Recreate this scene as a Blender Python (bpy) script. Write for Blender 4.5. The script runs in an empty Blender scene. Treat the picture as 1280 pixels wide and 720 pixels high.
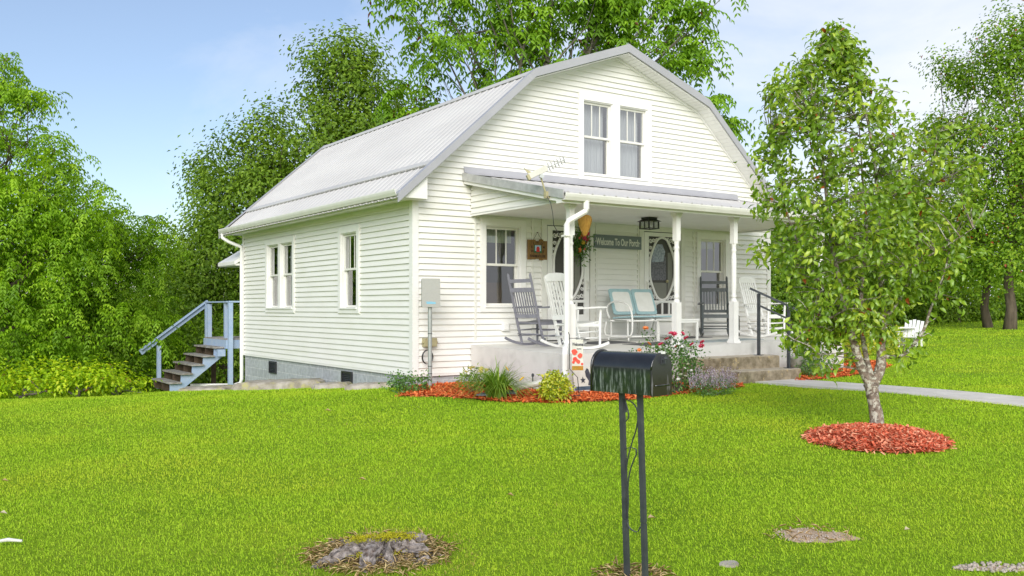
import bpy, math, random
import numpy as np
from mathutils import Vector, Matrix
R_ = math.radians
rng = np.random.default_rng(7)
random.seed(7)
scene = bpy.context.scene
COL = scene.collection

# ------------------------------------------------------------------ camera
# World: X runs along the house front, Y into the house, Z up.
# The house's front left corner stands at x = y = 0.
YAW = R_(34.6)
CAM = Vector((-7.185, -13.265, 1.40))
FWD = Vector((math.sin(YAW), math.cos(YAW), 0))
RGT = Vector((math.cos(YAW), -math.sin(YAW), 0))
FOC = 1145.0
HOR = 385.0
cd = bpy.data.cameras.new('camera')
cam = bpy.data.objects.new('camera', cd)
COL.objects.link(cam)
cam.location = CAM
cam.rotation_euler = (R_(90), 0, -YAW)
cd.sensor_width = 36
cd.lens = FOC * 36 / 1280
cd.shift_y = (HOR - 360) / 1280
cd.clip_end = 2000
cd.clip_start = 0.05
scene.camera = cam

def G(px, d):
    """ground position seen in column px, d metres ahead of the camera"""
    p = CAM + FWD * d + RGT * ((px - 640) / FOC * d)
    return (p.x, p.y)
def P3(px, py, d):
    x, y = G(px, d)
    return Vector((x, y, 1.40 + (HOR - py) * d / FOC))

# ------------------------------------------------------------------ terrain
_ctl = [(640,.1,-.12),(0,4,-.12),(1280,4,-.1),(640,5,-.1),(480,5.6,-.1),(1000,5.7,-.06),(100,6,-.12),
 (640,9,.05),(1095,8.6,.07),(1095,9.9,.16),(200,10,-.04),(1280,9,.12),
 (640,12.5,.10),(740,12.6,.14),(880,13,.17),(1000,13.6,.2),(1149,12.7,.22),(1280,11.6,.2),
 (520,14.8,.12),(430,17.0,-.08),(305,21.5,-.5),(210,21,-.53),
 (100,15,-.08),(0,15,-.12),(0,19,-.55),(150,25,-1.0),(0,30,-1.6),(300,40,-2),
 (1280,20,.36),(1280,40,.8),(1150,35,.58),(1150,20,.3),(1060,19,.27),(1280,60,1.0),(1000,60,.6),(1100,28,.42),
 (640,40,-.5),(640,60,-.6),(0,120,-3),(640,150,-1),(1280,150,1),(2200,30,.5),(-900,30,-1.5),
 (640,-12,-.3),(640,-60,-.6),(1900,12,.1),(-600,10,-.2)]
_cx = np.array([G(a, b) for a, b, c in _ctl])
_cz = np.array([c for a, b, c in _ctl])
def _tps(r2):
    return 0.5 * r2 * np.log(r2 + 1e-9)
_n = len(_cx)
_K = _tps(((_cx[:, None] - _cx[None]) ** 2).sum(-1)) + np.eye(_n) * 0.3
_Pm = np.hstack([np.ones((_n, 1)), _cx])
_A = np.zeros((_n + 3, _n + 3))
_A[:_n, :_n] = _K; _A[:_n, _n:] = _Pm; _A[_n:, :_n] = _Pm.T
_w = np.linalg.solve(_A, np.concatenate([_cz, np.zeros(3)]))
def H(x, y):
    x = np.asarray(x, float); y = np.asarray(y, float)
    sh = x.shape
    q = np.stack([x.ravel(), y.ravel()], 1)
    out = np.empty(len(q))
    for i in range(0, len(q), 20000):
        s = q[i:i + 20000]
        r2 = ((s[:, None] - _cx[None]) ** 2).sum(-1)
        out[i:i + 20000] = _tps(r2) @ _w[:_n] + _w[_n] + s @ _w[_n + 1:]
    return np.clip(out, -4, 3).reshape(sh)
def hz(x, y):
    return float(H(np.array([x]), np.array([y]))[0])
def on_ground(px, py, d0=6.0):
    """where the sight line through a pixel meets the terrain"""
    best = None
    for d in np.arange(2.5, 60, 0.02):
        x, y = G(px, d)
        z = 1.40 + (HOR - py) * d / FOC
        if z <= hz(x, y) + 0.0:
            return x, y, d
    return x, y, d

# ------------------------------------------------------------------ materials
def new_mat(name):
    m = bpy.data.materials.new(name); m.use_nodes = True
    nt = m.node_tree
    for n in list(nt.nodes): nt.nodes.remove(n)
    out = nt.nodes.new('ShaderNodeOutputMaterial')
    return m, nt, out
def L(nt, a, b): nt.links.new(a, b)
def ramp(nt, fac, stops):
    n = nt.nodes.new('ShaderNodeValToRGB')
    e = n.color_ramp.elements
    while len(e) < len(stops): e.new(0.5)
    for el, (p, c) in zip(e, stops):
        el.position = p; el.color = (*c, 1)
    L(nt, fac, n.inputs['Fac'])
    return n.outputs['Color']
def noise(nt, scale, detail=4, rough=.55, stretch=None, coord='Object'):
    tc = nt.nodes.new('ShaderNodeTexCoord')
    n = nt.nodes.new('ShaderNodeTexNoise')
    n.inputs['Scale'].default_value = scale
    n.inputs['Detail'].default_value = detail
    n.inputs['Roughness'].default_value = rough
    if stretch:
        mp = nt.nodes.new('ShaderNodeMapping'); mp.inputs['Scale'].default_value = stretch
        L(nt, tc.outputs[coord], mp.inputs['Vector']); L(nt, mp.outputs['Vector'], n.inputs['Vector'])
    else:
        L(nt, tc.outputs[coord], n.inputs['Vector'])
    return n.outputs['Fac']
def mixc(nt, fac, a, b, mode='MIX'):
    n = nt.nodes.new('ShaderNodeMix'); n.data_type = 'RGBA'; n.blend_type = mode
    for sock, v in ((n.inputs['Factor'], fac), (n.inputs[6], a), (n.inputs[7], b)):
        if hasattr(v, 'links') or isinstance(v, bpy.types.NodeSocket): L(nt, v, sock)
        elif isinstance(v, (int, float)): sock.default_value = v
        else: sock.default_value = (*v, 1)
    return n.outputs[2]
def bump(nt, h, strength, dist=.01):
    b = nt.nodes.new('ShaderNodeBump'); b.inputs['Strength'].default_value = strength
    b.inputs['Distance'].default_value = dist
    L(nt, h, b.inputs['Height']); return b.outputs['Normal']
def pmat(name, c1, c2=None, scale=6, rough=.6, metal=0, bmp=0, bscale=None, stretch=None, lo=.35, hi=.65, spec=.5, third=None, tscale=2, tlo=.55, thi=.7):
    """Principled with two tones mixed by noise, an optional third tone in patches, and bump"""
    m, nt, out = new_mat(name)
    b = nt.nodes.new('ShaderNodeBsdfPrincipled')
    b.inputs['Roughness'].default_value = rough
    b.inputs['Metallic'].default_value = metal
    b.inputs['Specular IOR Level'].default_value = spec
    if c2 is None: c2 = tuple(x * .88 for x in c1)
    f = noise(nt, scale, 5, .6, stretch)
    col = ramp(nt, f, [(lo, c1), (hi, c2)])
    if third:
        t = ramp(nt, noise(nt, tscale, 6, .65, stretch), [(tlo, (0, 0, 0)), (thi, (1, 1, 1))])
        col = mixc(nt, t, col, third)
    L(nt, col, b.inputs['Base Color'])
    if bmp:
        L(nt, bump(nt, noise(nt, bscale or scale * 6, 4, .6, stretch), bmp), b.inputs['Normal'])
    L(nt, b.outputs[0], out.inputs[0])
    return m
def leaf_mat(name, dark, mid, light, trans=.35, accents=None, rough=.5, gloss=.06):
    """leaf: diffuse + translucent + a little gloss; per-leaf tint attribute picks the tone"""
    m, nt, out = new_mat(name)
    at = nt.nodes.new('ShaderNodeAttribute'); at.attribute_name = 'tint'
    stops = [(0, dark), (.45, mid), (.93 if accents else 1, light)]
    if accents: stops += [(.975, accents)]
    col = ramp(nt, at.outputs['Fac'], stops)
    d = nt.nodes.new('ShaderNodeBsdfDiffuse'); t = nt.nodes.new('ShaderNodeBsdfTranslucent')
    g = nt.nodes.new('ShaderNodeBsdfGlossy'); g.inputs['Roughness'].default_value = rough
    L(nt, col, d.inputs[0])
    L(nt, mixc(nt, 1.0, col, (1.25, 1.15, .55), 'MULTIPLY'), t.inputs[0])
    a = nt.nodes.new('ShaderNodeMixShader'); a.inputs[0].default_value = trans
    L(nt, d.outputs[0], a.inputs[1]); L(nt, t.outputs[0], a.inputs[2])
    c = nt.nodes.new('ShaderNodeMixShader'); c.inputs[0].default_value = gloss
    L(nt, a.outputs[0], c.inputs[1]); L(nt, g.outputs[0], c.inputs[2])
    L(nt, c.outputs[0], out.inputs[0])
    return m
def glass_mat(name, refl=.10):
    m, nt, out = new_mat(name)
    lw = nt.nodes.new('ShaderNodeLayerWeight'); lw.inputs['Blend'].default_value = .25
    mr = nt.nodes.new('ShaderNodeMapRange')
    mr.inputs['To Min'].default_value = refl; mr.inputs['To Max'].default_value = .9
    L(nt, lw.outputs['Facing'], mr.inputs['Value'])
    t = nt.nodes.new('ShaderNodeBsdfTransparent'); t.inputs[0].default_value = (.82, .85, .84, 1)
    g = nt.nodes.new('ShaderNodeBsdfGlossy'); g.inputs['Roughness'].default_value = .02
    L(nt, bump(nt, noise(nt, 1.7, 2), .06, .05), g.inputs['Normal'])
    x = nt.nodes.new('ShaderNodeMixShader')
    L(nt, mr.outputs[0], x.inputs[0]); L(nt, t.outputs[0], x.inputs[1]); L(nt, g.outputs[0], x.inputs[2])
    L(nt, x.outputs[0], out.inputs[0])
    return m

M = {}
M['siding'] = pmat('white_vinyl_siding', (.81,.80,.765), (.77,.76,.715), 1.3, .45, bmp=.04, bscale=60, stretch=(1,1,4), third=(.70,.70,.62), tscale=.7, tlo=.56, thi=.85)
M['trim'] = pmat('white_painted_trim', (.82,.81,.785), (.77,.76,.73), 3, .45)
M['trim2'] = pmat('cream_white_trim', (.76,.75,.70), (.69,.68,.62), 4, .5)
M['roof'] = pmat('white_ribbed_metal', (.575,.56,.54), (.515,.50,.485), 1.2, .5, metal=.0, stretch=(1,.3,1), third=(.55,.54,.54), tscale=.8, tlo=.6, thi=.9)
M['raketrim'] = pmat('grey_metal_trim', (.40,.40,.425), (.355,.355,.38), 1.5, .45, metal=.0)
M['dull_metal'] = pmat('weathered_grey_metal', (.54,.54,.53), (.42,.42,.41), 9, .5, metal=.3, bmp=.1)
M['soffit'] = pmat('white_soffit', (.80,.795,.77), (.75,.74,.71), 3, .6)
M['concrete'] = pmat('pale_concrete', (.66,.65,.62), (.57,.56,.53), 2.2, .8, bmp=.15, bscale=80, third=(.42,.41,.39), tscale=1.1, tlo=.55, thi=.85)
M['slabtop'] = pmat('painted_porch_floor', (.74,.72,.67), (.66,.64,.59), 1.6, .55, bmp=.08, bscale=50, third=(.47,.45,.42), tscale=.9, tlo=.55, thi=.8)
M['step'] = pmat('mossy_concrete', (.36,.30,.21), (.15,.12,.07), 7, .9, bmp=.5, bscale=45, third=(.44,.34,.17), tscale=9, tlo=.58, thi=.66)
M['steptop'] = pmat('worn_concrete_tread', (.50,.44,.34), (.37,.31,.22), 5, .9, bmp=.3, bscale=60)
M['walk'] = pmat('walkway_concrete', (.66,.63,.57), (.56,.53,.47), 3, .85, bmp=.3, bscale=90, third=(.52,.50,.46), tscale=5)
M['stone'] = pmat('weathered_limestone', (.46,.42,.36), (.24,.21,.16), 5, .9, bmp=.8, bscale=22, third=(.40,.37,.17), tscale=4, tlo=.55, thi=.65)
M['black_metal'] = pmat('black_painted_metal', (.016,.017,.019), (.03,.031,.034), 9, .3, spec=.6)
M['dark_grey_metal'] = pmat('dark_grey_painted_steel', (.045,.05,.06), (.07,.075,.085), 12, .4, metal=.2)
M['galv'] = pmat('galvanised_pipe', (.34,.36,.35), (.42,.44,.43), 10, .45, metal=.4)
M['grey_paint'] = pmat('grey_painted_wood', (.215,.215,.25), (.17,.17,.20), 12, .5)
M['dkgrey_paint'] = pmat('dark_grey_green_painted_wood', (.085,.10,.105), (.06,.07,.075), 12, .45)
M['white_wood'] = pmat('white_painted_wood', (.82,.82,.80), (.75,.75,.72), 8, .4)
M['teal'] = pmat('teal_enamel', (.34,.51,.54), (.30,.46,.49), 7, .35)
M['white_enamel'] = pmat('white_enamel_metal', (.80,.80,.77), (.74,.74,.70), 9, .35)
M['blue_wood'] = pmat('weathered_blue_painted_wood', (.29,.39,.56), (.36,.44,.56), 5, .8, bmp=.4, bscale=40, stretch=(1,1,1), third=(.16,.13,.10), tscale=7, tlo=.66, thi=.76)
M['grey_wood'] = pmat('weathered_grey_wood', (.36,.34,.32), (.20,.18,.15), 9, .9, bmp=.5, third=(.36,.37,.40), tscale=3)
M['dark_wood'] = pmat('dark_bare_wood', (.10,.07,.045), (.05,.035,.022), 10, .9, bmp=.4)
M['room'] = pmat('painted_room_shade', (.055,.05,.045), (.04,.036,.03), 2, .8)  # near-black colour paints in the shade of unlit rooms
M['room_brown'] = pmat('brown_furniture', (.16,.09,.04), (.08,.045,.02), 3, .5)
M['curtain'] = pmat('pale_curtain', (.60,.60,.62), (.50,.50,.53), 3, .9, stretch=(14,14,1))
M['green_blind'] = pmat('pale_green_blind', (.36,.42,.27), (.31,.37,.23), 3, .8)
M['screen'] = pmat('dark_insect_screen', (.055,.052,.05), (.075,.07,.065), 60, .6)
M['door_in'] = pmat('grey_inner_door', (.20,.20,.17), (.17,.17,.145), 3, .5)
M['lace'] = pmat('grey_lace', (.20,.20,.235), (.09,.088,.10), 30, .9)
M['lace_light'] = pmat('pale_blue_lace', (.42,.47,.56), (.20,.22,.28), 26, .9)
M['glass'] = glass_mat('window_glass', .10)
M['glass_up'] = glass_mat('upper_window_glass', .22)
M['sign_grey'] = pmat('grey_sign_board', (.16,.19,.20), (.135,.165,.175), 6, .6, stretch=(1,1,8))
M['sign_txt'] = pmat('cream_lettering', (.68,.68,.62), None, 5, .6)
M['brown_wood'] = pmat('stained_rough_wood', (.27,.155,.05), (.16,.085,.025), 9, .8, stretch=(6,1,1), bmp=.3)
M['dk_letter'] = pmat('dark_brown_lettering', (.05,.022,.012), None, 5, .7)
M['green'] = pmat('green_paint', (.03,.13,.045), None, 5, .6)
M['skyblue'] = pmat('sky_blue_paint', (.42,.56,.74), None, 5, .6)
M['red'] = pmat('red_paint', (.55,.022,.018), None, 5, .6)
M['ochre'] = pmat('ochre_straw', (.50,.28,.05), (.34,.17,.025), 18, .8, stretch=(4,4,.6), bmp=.3)
M['panelgrey'] = pmat('light_grey_plastic', (.40,.40,.375), (.37,.37,.345), 40, .5)
M['lightblue'] = pmat('light_blue_print', (.22,.50,.66), None, 5, .5)
M['beige_box'] = pmat('beige_plastic', (.42,.38,.22), (.36,.32,.18), 8, .6)
M['rug_dark'] = pmat('charcoal_mat', (.115,.115,.12), (.08,.08,.085), 80, .95, bmp=.4)
M['rug_blue'] = pmat('faded_blue_grey_rug', (.26,.32,.34), (.36,.38,.37), 7, .95, bmp=.3, third=(.17,.21,.25), tscale=5)
M['cream_panel'] = pmat('off_white_canvas', (.66,.64,.58), (.60,.58,.52), 9, .85)
M['white_pvc'] = pmat('white_pvc', (.72,.71,.67), (.62,.61,.55), 6, .45)
M['slate'] = pmat('grey_plastic_splash', (.19,.21,.24), (.14,.155,.18), 7, .6)
M['navy'] = pmat('navy_print', (.04,.065,.10), (.09,.13,.19), 8, .7)
M['bird'] = pmat('dark_print', (.03,.033,.045), (.07,.075,.10), 20, .7)
M['yellow_card'] = pmat('yellow_card', (.80,.42,.02), None, 5, .6)
M['urn'] = pmat('mossy_urn', (.33,.32,.27), (.20,.20,.15), 12, .9, bmp=.4)
M['bark'] = pmat('furrowed_bark', (.17,.13,.095), (.07,.052,.038), 7, .95, bmp=.9, bscale=18, stretch=(1,1,.25))
M['bark_grey'] = pmat('grey_branch_bark', (.20,.18,.15), (.11,.095,.075), 8, .95, bmp=.6)
M['bark_lichen'] = pmat('lichen_spotted_bark', (.29,.23,.18), (.11,.085,.065), 24, .95, bmp=.8, bscale=40, third=(.49,.48,.40), tscale=21, tlo=.50, thi=.58)
M['shut_brick'] = pmat('reddish_brick', (.22,.12,.09), (.15,.11,.09), 5, .9)

# foundation blocks
def block_mat():
    m, nt, out = new_mat('grey_blue_concrete_block')
    b = nt.nodes.new('ShaderNodeBsdfPrincipled'); b.inputs['Roughness'].default_value = .85
    tc = nt.nodes.new('ShaderNodeTexCoord')
    sx = nt.nodes.new('ShaderNodeSeparateXYZ'); L(nt, tc.outputs['Object'], sx.inputs[0])
    ad = nt.nodes.new('ShaderNodeMath'); ad.operation = 'ADD'
    L(nt, sx.outputs['X'], ad.inputs[0]); L(nt, sx.outputs['Y'], ad.inputs[1])
    cb = nt.nodes.new('ShaderNodeCombineXYZ'); L(nt, ad.outputs[0], cb.inputs['X']); L(nt, sx.outputs['Z'], cb.inputs['Y'])
    br = nt.nodes.new('ShaderNodeTexBrick')
    br.inputs['Scale'].default_value = 1; br.inputs['Brick Width'].default_value = .4; br.inputs['Row Height'].default_value = .2
    br.inputs['Mortar Size'].default_value = .009; br.inputs['Mortar Smooth'].default_value = .3
    br.inputs['Color1'].default_value = (.44,.465,.49,1); br.inputs['Color2'].default_value = (.37,.39,.41,1)
    br.inputs['Mortar'].default_value = (.56,.57,.58,1)
    L(nt, cb.outputs[0], br.inputs['Vector'])
    col = mixc(nt, ramp(nt, noise(nt, 14, 5), [(.4,(0,0,0)),(.75,(.5,.5,.5))]), br.outputs['Color'], (.17,.18,.18))
    L(nt, col, b.inputs['Base Color'])
    h = nt.nodes.new('ShaderNodeMath'); h.operation = 'MULTIPLY_ADD'
    L(nt, br.outputs['Fac'], h.inputs[0]); h.inputs[1].default_value = -.6
    L(nt, noise(nt, 60, 4), h.inputs[2])
    L(nt, bump(nt, h.outputs[0], .5, .012), b.inputs['Normal'])
    L(nt, b.outputs[0], out.inputs[0]); return m
M['block'] = block_mat()

def ground_mat():
    m, nt, out = new_mat('lawn_soil')
    b = nt.nodes.new('ShaderNodeBsdfPrincipled'); b.inputs['Roughness'].default_value = .95
    b.inputs['Specular IOR Level'].default_value = .1
    c = ramp(nt, noise(nt, .9, 6, .6), [(.3,(.20,.36,.018)),(.5,(.26,.42,.022)),(.7,(.31,.46,.028))])
    f = ramp(nt, noise(nt, 22, 5, .7), [(.3,(.55,.55,.55)),(.7,(1.15,1.15,1.15))])
    L(nt, mixc(nt, 1, c, f, 'MULTIPLY'), b.inputs['Base Color'])
    L(nt, bump(nt, noise(nt, 70, 4, .7), .9, .03), b.inputs['Normal'])
    L(nt, b.outputs[0], out.inputs[0]); return m
M['lawn'] = ground_mat()
def blade_mat():
    m, nt, out = new_mat('grass_blade')
    at = nt.nodes.new('ShaderNodeAttribute'); at.attribute_name = 'tint'
    c1 = ramp(nt, at.outputs['Fac'], [(0,(.10,.19,.010)),(.25,(.275,.465,.022)),(.62,(.47,.675,.05)),(.95,(.36,.40,.05)),(1,(.42,.35,.12))])
    c2 = ramp(nt, noise(nt, .55, 5, .6), [(.28,(.84,.93,.9)),(.5,(1,1,1)),(.70,(1.22,1.05,1.15))])
    col = mixc(nt, 1, c1, c2, 'MULTIPLY')
    d = nt.nodes.new('ShaderNodeBsdfDiffuse'); t = nt.nodes.new('ShaderNodeBsdfTranslucent')
    L(nt, col, d.inputs[0]); L(nt, mixc(nt, 1, col, (1.2,1.1,.6), 'MULTIPLY'), t.inputs[0])
    a = nt.nodes.new('ShaderNodeMixShader'); a.inputs[0].default_value = .3
    L(nt, d.outputs[0], a.inputs[1]); L(nt, t.outputs[0], a.inputs[2])
    L(nt, a.outputs[0], out.inputs[0]); return m
M['blade'] = blade_mat()
M['mulch'] = leaf_mat('red_mulch_chip', (.30,.040,.012), (.74,.15,.038), (.82,.34,.13), .0, rough=.6, gloss=.02)
M['mulch_old'] = leaf_mat('faded_red_mulch_chip', (.30,.055,.028), (.76,.17,.085), (.84,.48,.30), .0, rough=.6, gloss=.02)
M['mulch_base'] = pmat('mulch_under', (.34,.06,.02), (.2,.035,.014), 30, .95, bmp=.8)
M['straw'] = leaf_mat('dry_straw', (.30,.19,.08), (.56,.40,.18), (.74,.58,.32), .1)
M['dirt'] = pmat('bare_dirt', (.58,.43,.30), (.43,.31,.20), 14, .95, bmp=.8, bscale=70)
M['stump'] = pmat('rotten_grey_wood', (.40,.35,.32), (.045,.034,.027), 30, .95, bmp=1, bscale=55, third=(.13,.085,.06), tscale=14)  # near-black tone paints shaded crevices into the grey wood
M['moss'] = pmat('yellow_green_moss', (.52,.48,.012), (.34,.34,.01), 25, .95, bmp=.9, bscale=60)
M['pebble'] = pmat('pale_pebble', (.48,.42,.36), (.33,.28,.23), 20, .9)

# leaf tones
LM = {}
LM['locust'] = leaf_mat('fresh_green_leaflet', (0.134,0.275,0.013), (0.280,0.502,0.021), (0.500,0.720,0.039), trans=.45, gloss=.02)
LM['walnut'] = leaf_mat('walnut_leaflet', (0.107,0.228,0.014), (0.212,0.410,0.020), (0.367,0.593,0.032), accents=(.16,.05,.03), trans=.45, gloss=.02)
LM['oak'] = leaf_mat('oak_leaf', (0.109,0.227,0.020), (0.232,0.414,0.029), (0.408,0.604,0.043), trans=.45, gloss=.02)
LM['far'] = leaf_mat('distant_leaf', (0.098,0.189,0.018), (0.206,0.351,0.029), (0.358,0.514,0.053), trans=.45, gloss=.02)
LM['maple'] = leaf_mat('roadside_leaf', (0.107,0.213,0.017), (0.234,0.415,0.025), (0.449,0.608,0.044), accents=(.42,.10,.04), trans=.45, gloss=.02)
LM['dogwood'] = leaf_mat('drooping_leaf', (0.112,0.217,0.016), (0.239,0.402,0.026), (0.524,0.649,0.066), accents=(.40,.10,.02), rough=.4, gloss=.05)
LM['shrub'] = leaf_mat('yellow_green_shrub_leaf', (0.204,0.366,0.010), (0.448,0.671,0.016), (0.731,0.780,0.033), accents=(.40,.14,.05), trans=.45, gloss=.02)
LM['spirea'] = leaf_mat('golden_leaf', (.16,.26,.008), (.48,.55,.016), (.75,.70,.05), accents=(.75,.25,.10))
LM['lily'] = leaf_mat('strap_leaf', (0.085,0.187,0.017), (0.204,0.357,0.031), (0.408,0.561,0.085))
LM['rose'] = leaf_mat('rose_leaf', (0.040,0.117,0.022), (0.099,0.243,0.036), (0.216,0.396,0.072))
LM['herb'] = leaf_mat('herb_leaf', (0.060,0.153,0.025), (0.128,0.289,0.043), (0.238,0.425,0.085))
LM['purple'] = leaf_mat('lavender_spike', (.28,.20,.36), (.52,.44,.60), (.74,.66,.72))
LM['dry'] = leaf_mat('fallen_leaf', (.5,.32,.12), (.62,.45,.25), (.75,.66,.5))
for nm, c in (('pink',(.75,.06,.16)),('yellow',(.85,.60,.06)),('paleyellow',(.85,.78,.30)),('orange',(.78,.26,.05)),('whiteflower',(.82,.82,.80)),('coral',(.75,.16,.12))):
    LM[nm] = leaf_mat(nm + '_petal', tuple(x*.7 for x in c), c, tuple(min(.95, x*1.1+.03) for x in c), .3)
# ------------------------------------------------------------------ mesh helpers
def link(name, me, parent=None, mats=(), smooth=False):
    o = bpy.data.objects.new(name, me)
    COL.objects.link(o)
    for m in mats: me.materials.append(m)
    if parent is not None: o.parent = parent
    if smooth:
        me.polygons.foreach_set('use_smooth', [True] * len(me.polygons))
    return o
def tag(o, label=None, cat=None, group=None, kind=None):
    if label: o['label'] = label
    if cat: o['category'] = cat
    if group: o['group'] = group
    if kind: o['kind'] = kind
    return o
def empty(name, loc, label, cat, group=None, rz=0):
    o = bpy.data.objects.new(name, None); COL.objects.link(o)
    o.empty_display_size = .2
    o.location = loc; o.rotation_euler = (0, 0, rz)
    return tag(o, label, cat, group)
def copy_tree(o, parent=None):
    c = o.copy(); COL.objects.link(c)
    if parent is not None: c.parent = parent
    for ch in list(o.children): copy_tree(ch, c)
    return c

class MB:
    def __init__(s): s.v = []; s.f = []; s.m = []; s.mi = 0
    def add(s, vs, fs):
        b = len(s.v); s.v.extend(tuple(v) for v in vs)
        for f in fs: s.f.append(tuple(b + i for i in f)); s.m.append(s.mi)
        return s
    def mat(s, i): s.mi = i; return s
    def box(s, x0, x1, y0, y1, z0, z1):
        vs = [(x0,y0,z0),(x1,y0,z0),(x1,y1,z0),(x0,y1,z0),(x0,y0,z1),(x1,y0,z1),(x1,y1,z1),(x0,y1,z1)]
        return s.add(vs, [(0,3,2,1),(4,5,6,7),(0,1,5,4),(1,2,6,5),(2,3,7,6),(3,0,4,7)])
    def bar(s, a, b, w, h, up=(0,0,1)):
        """box beam from a to b; w across, h along up"""
        a = Vector(a); b = Vector(b); t = (b - a).normalized(); up = Vector(up)
        sd = t.cross(up)
        if sd.length < 1e-4: sd = t.cross(Vector((1,0,0)))
        sd.normalize(); u = sd.cross(t).normalized()
        vs = []
        for p in (a, b):
            for i, j in ((-1,-1),(1,-1),(1,1),(-1,1)): vs.append(p + sd * (i*w/2) + u * (j*h/2))
        return s.add(vs, [(0,3,2,1),(4,5,6,7),(0,1,5,4),(1,2,6,5),(2,3,7,6),(3,0,4,7)])
    def tube(s, pts, rad, n=8, cap=True, squash=1.0):
        pts = [Vector(p) for p in pts]
        if not hasattr(rad, '__len__'): rad = [rad] * len(pts)
        vs = []; fs = []; prev = None
        for i, p in enumerate(pts):
            t = (pts[min(i+1, len(pts)-1)] - pts[max(i-1, 0)])
            if t.length < 1e-9: t = Vector((0,0,1))
            t.normalize()
            if prev is None:
                a = Vector((0,0,1)) if abs(t.z) < .9 else Vector((1,0,0))
                u = t.cross(a).normalized()
            else:
                u = (prev - t * prev.dot(t)).normalized()
            prev = u; w = t.cross(u)
            for k in range(n):
                an = 2 * math.pi * k / n
                vs.append(p + u * (math.cos(an) * rad[i]) + w * (math.sin(an) * rad[i] * squash))
        for i in range(len(pts) - 1):
            for k in range(n):
                a = i*n + k; b = i*n + (k+1) % n
                fs.append((a, b, b+n, a+n))
        if cap:
            fs.append(tuple(range(n))[::-1]); fs.append(tuple((len(pts)-1)*n + k for k in range(n)))
        return s.add(vs, fs)
    def lathe(s, prof, cx=0, cy=0, n=16):
        vs = []; fs = []
        for r, z in prof:
            for k in range(n):
                a = 2*math.pi*k/n; vs.append((cx + r*math.cos(a), cy + r*math.sin(a), z))
        for i in range(len(prof)-1):
            for k in range(n):
                a = i*n+k; b = i*n+(k+1)%n; fs.append((a,b,b+n,a+n))
        fs.append(tuple(range(n))[::-1]); fs.append(tuple((len(prof)-1)*n+k for k in range(n)))
        return s.add(vs, fs)
    def prism(s, poly, d):
        """poly: 3D points in a plane, extruded by vector d"""
        n = len(poly); d = Vector(d)
        vs = [Vector(p) for p in poly] + [Vector(p) + d for p in poly]
        fs = [tuple(range(n))[::-1], tuple(range(n, 2*n))] + [(i, (i+1)%n, (i+1)%n+n, i+n) for i in range(n)]
        return s.add(vs, fs)
    def quad(s, a, b, c, d): return s.add([a,b,c,d], [(0,1,2,3)])
    def map(s, fn): s.v = [tuple(fn(*v)) for v in s.v]; return s
    def build(s, name, mats, parent=None, smooth=False, origin=None):
        if not isinstance(mats, (list, tuple)): mats = [mats]
        me = bpy.data.meshes.new(name)
        vs = s.v
        if origin is not None: vs = [(x-origin[0], y-origin[1], z-origin[2]) for x, y, z in vs]
        me.from_pydata(vs, [], s.f)
        if len(mats) > 1: me.polygons.foreach_set('material_index', s.m)
        o = link(name, me, parent, mats)
        if smooth is True: me.polygons.foreach_set('use_smooth', [True]*len(me.polygons))
        elif smooth:
            me.polygons.foreach_set('use_smooth', [True]*len(me.polygons))
            me.set_sharp_from_angle(angle=R_(smooth))
        me.update()
        return o

def np_mesh(name, V, F, mats, parent=None, tint=None, smooth=False, mat_idx=None):
    """V (n,3), F (m,k) arrays -> object; tint: per-vertex float attribute"""
    me = bpy.data.meshes.new(name)
    n, m, k = len(V), len(F), F.shape[1]
    me.vertices.add(n); me.vertices.foreach_set('co', np.ascontiguousarray(V, np.float32).ravel())
    me.loops.add(m*k); me.loops.foreach_set('vertex_index', np.ascontiguousarray(F, np.int32).ravel())
    me.polygons.add(m); me.polygons.foreach_set('loop_start', np.arange(0, m*k, k, dtype=np.int32))
    if smooth: me.polygons.foreach_set('use_smooth', np.ones(m, bool))
    if mat_idx is not None: me.polygons.foreach_set('material_index', np.asarray(mat_idx, np.int32))
    if tint is not None:
        a = me.attributes.new('tint', 'FLOAT', 'POINT'); a.data.foreach_set('value', np.ascontiguousarray(tint, np.float32))
    me.update(calc_edges=True)
    if not isinstance(mats, (list, tuple)): mats = [mats]
    return link(name, me, parent, mats)

def nrm(a): return a / (np.linalg.norm(a, axis=-1, keepdims=True) + 1e-9)
def leaf_arrays(Pt, U, N, Ln, Wd, fold=.18, droop=.15):
    """each leaf: base, left, tip, right, folded on the spine; returns V,F"""
    n = len(Pt); U = nrm(U); S = nrm(np.cross(N, U)); N2 = np.cross(U, S)
    Ln = np.broadcast_to(Ln, n)[:, None]; Wd = np.broadcast_to(Wd, n)[:, None]
    mid = Pt + U * Ln * .45 + N2 * Ln * .05
    tip = Pt + U * Ln - N2 * Ln * droop
    lf = mid + S * Wd * .5 + N2 * Wd * fold; rt = mid - S * Wd * .5 + N2 * Wd * fold
    V = np.stack([Pt, rt, tip, lf], 1).reshape(-1, 3)
    b = np.arange(n)[:, None] * 4
    F = np.concatenate([b + np.array([[0, 1, 2]]), b + np.array([[0, 2, 3]])], 1).reshape(-1, 3)
    return V, F
def rand_dir(n, r=rng):
    return nrm(r.normal(size=(n, 3)))
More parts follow.
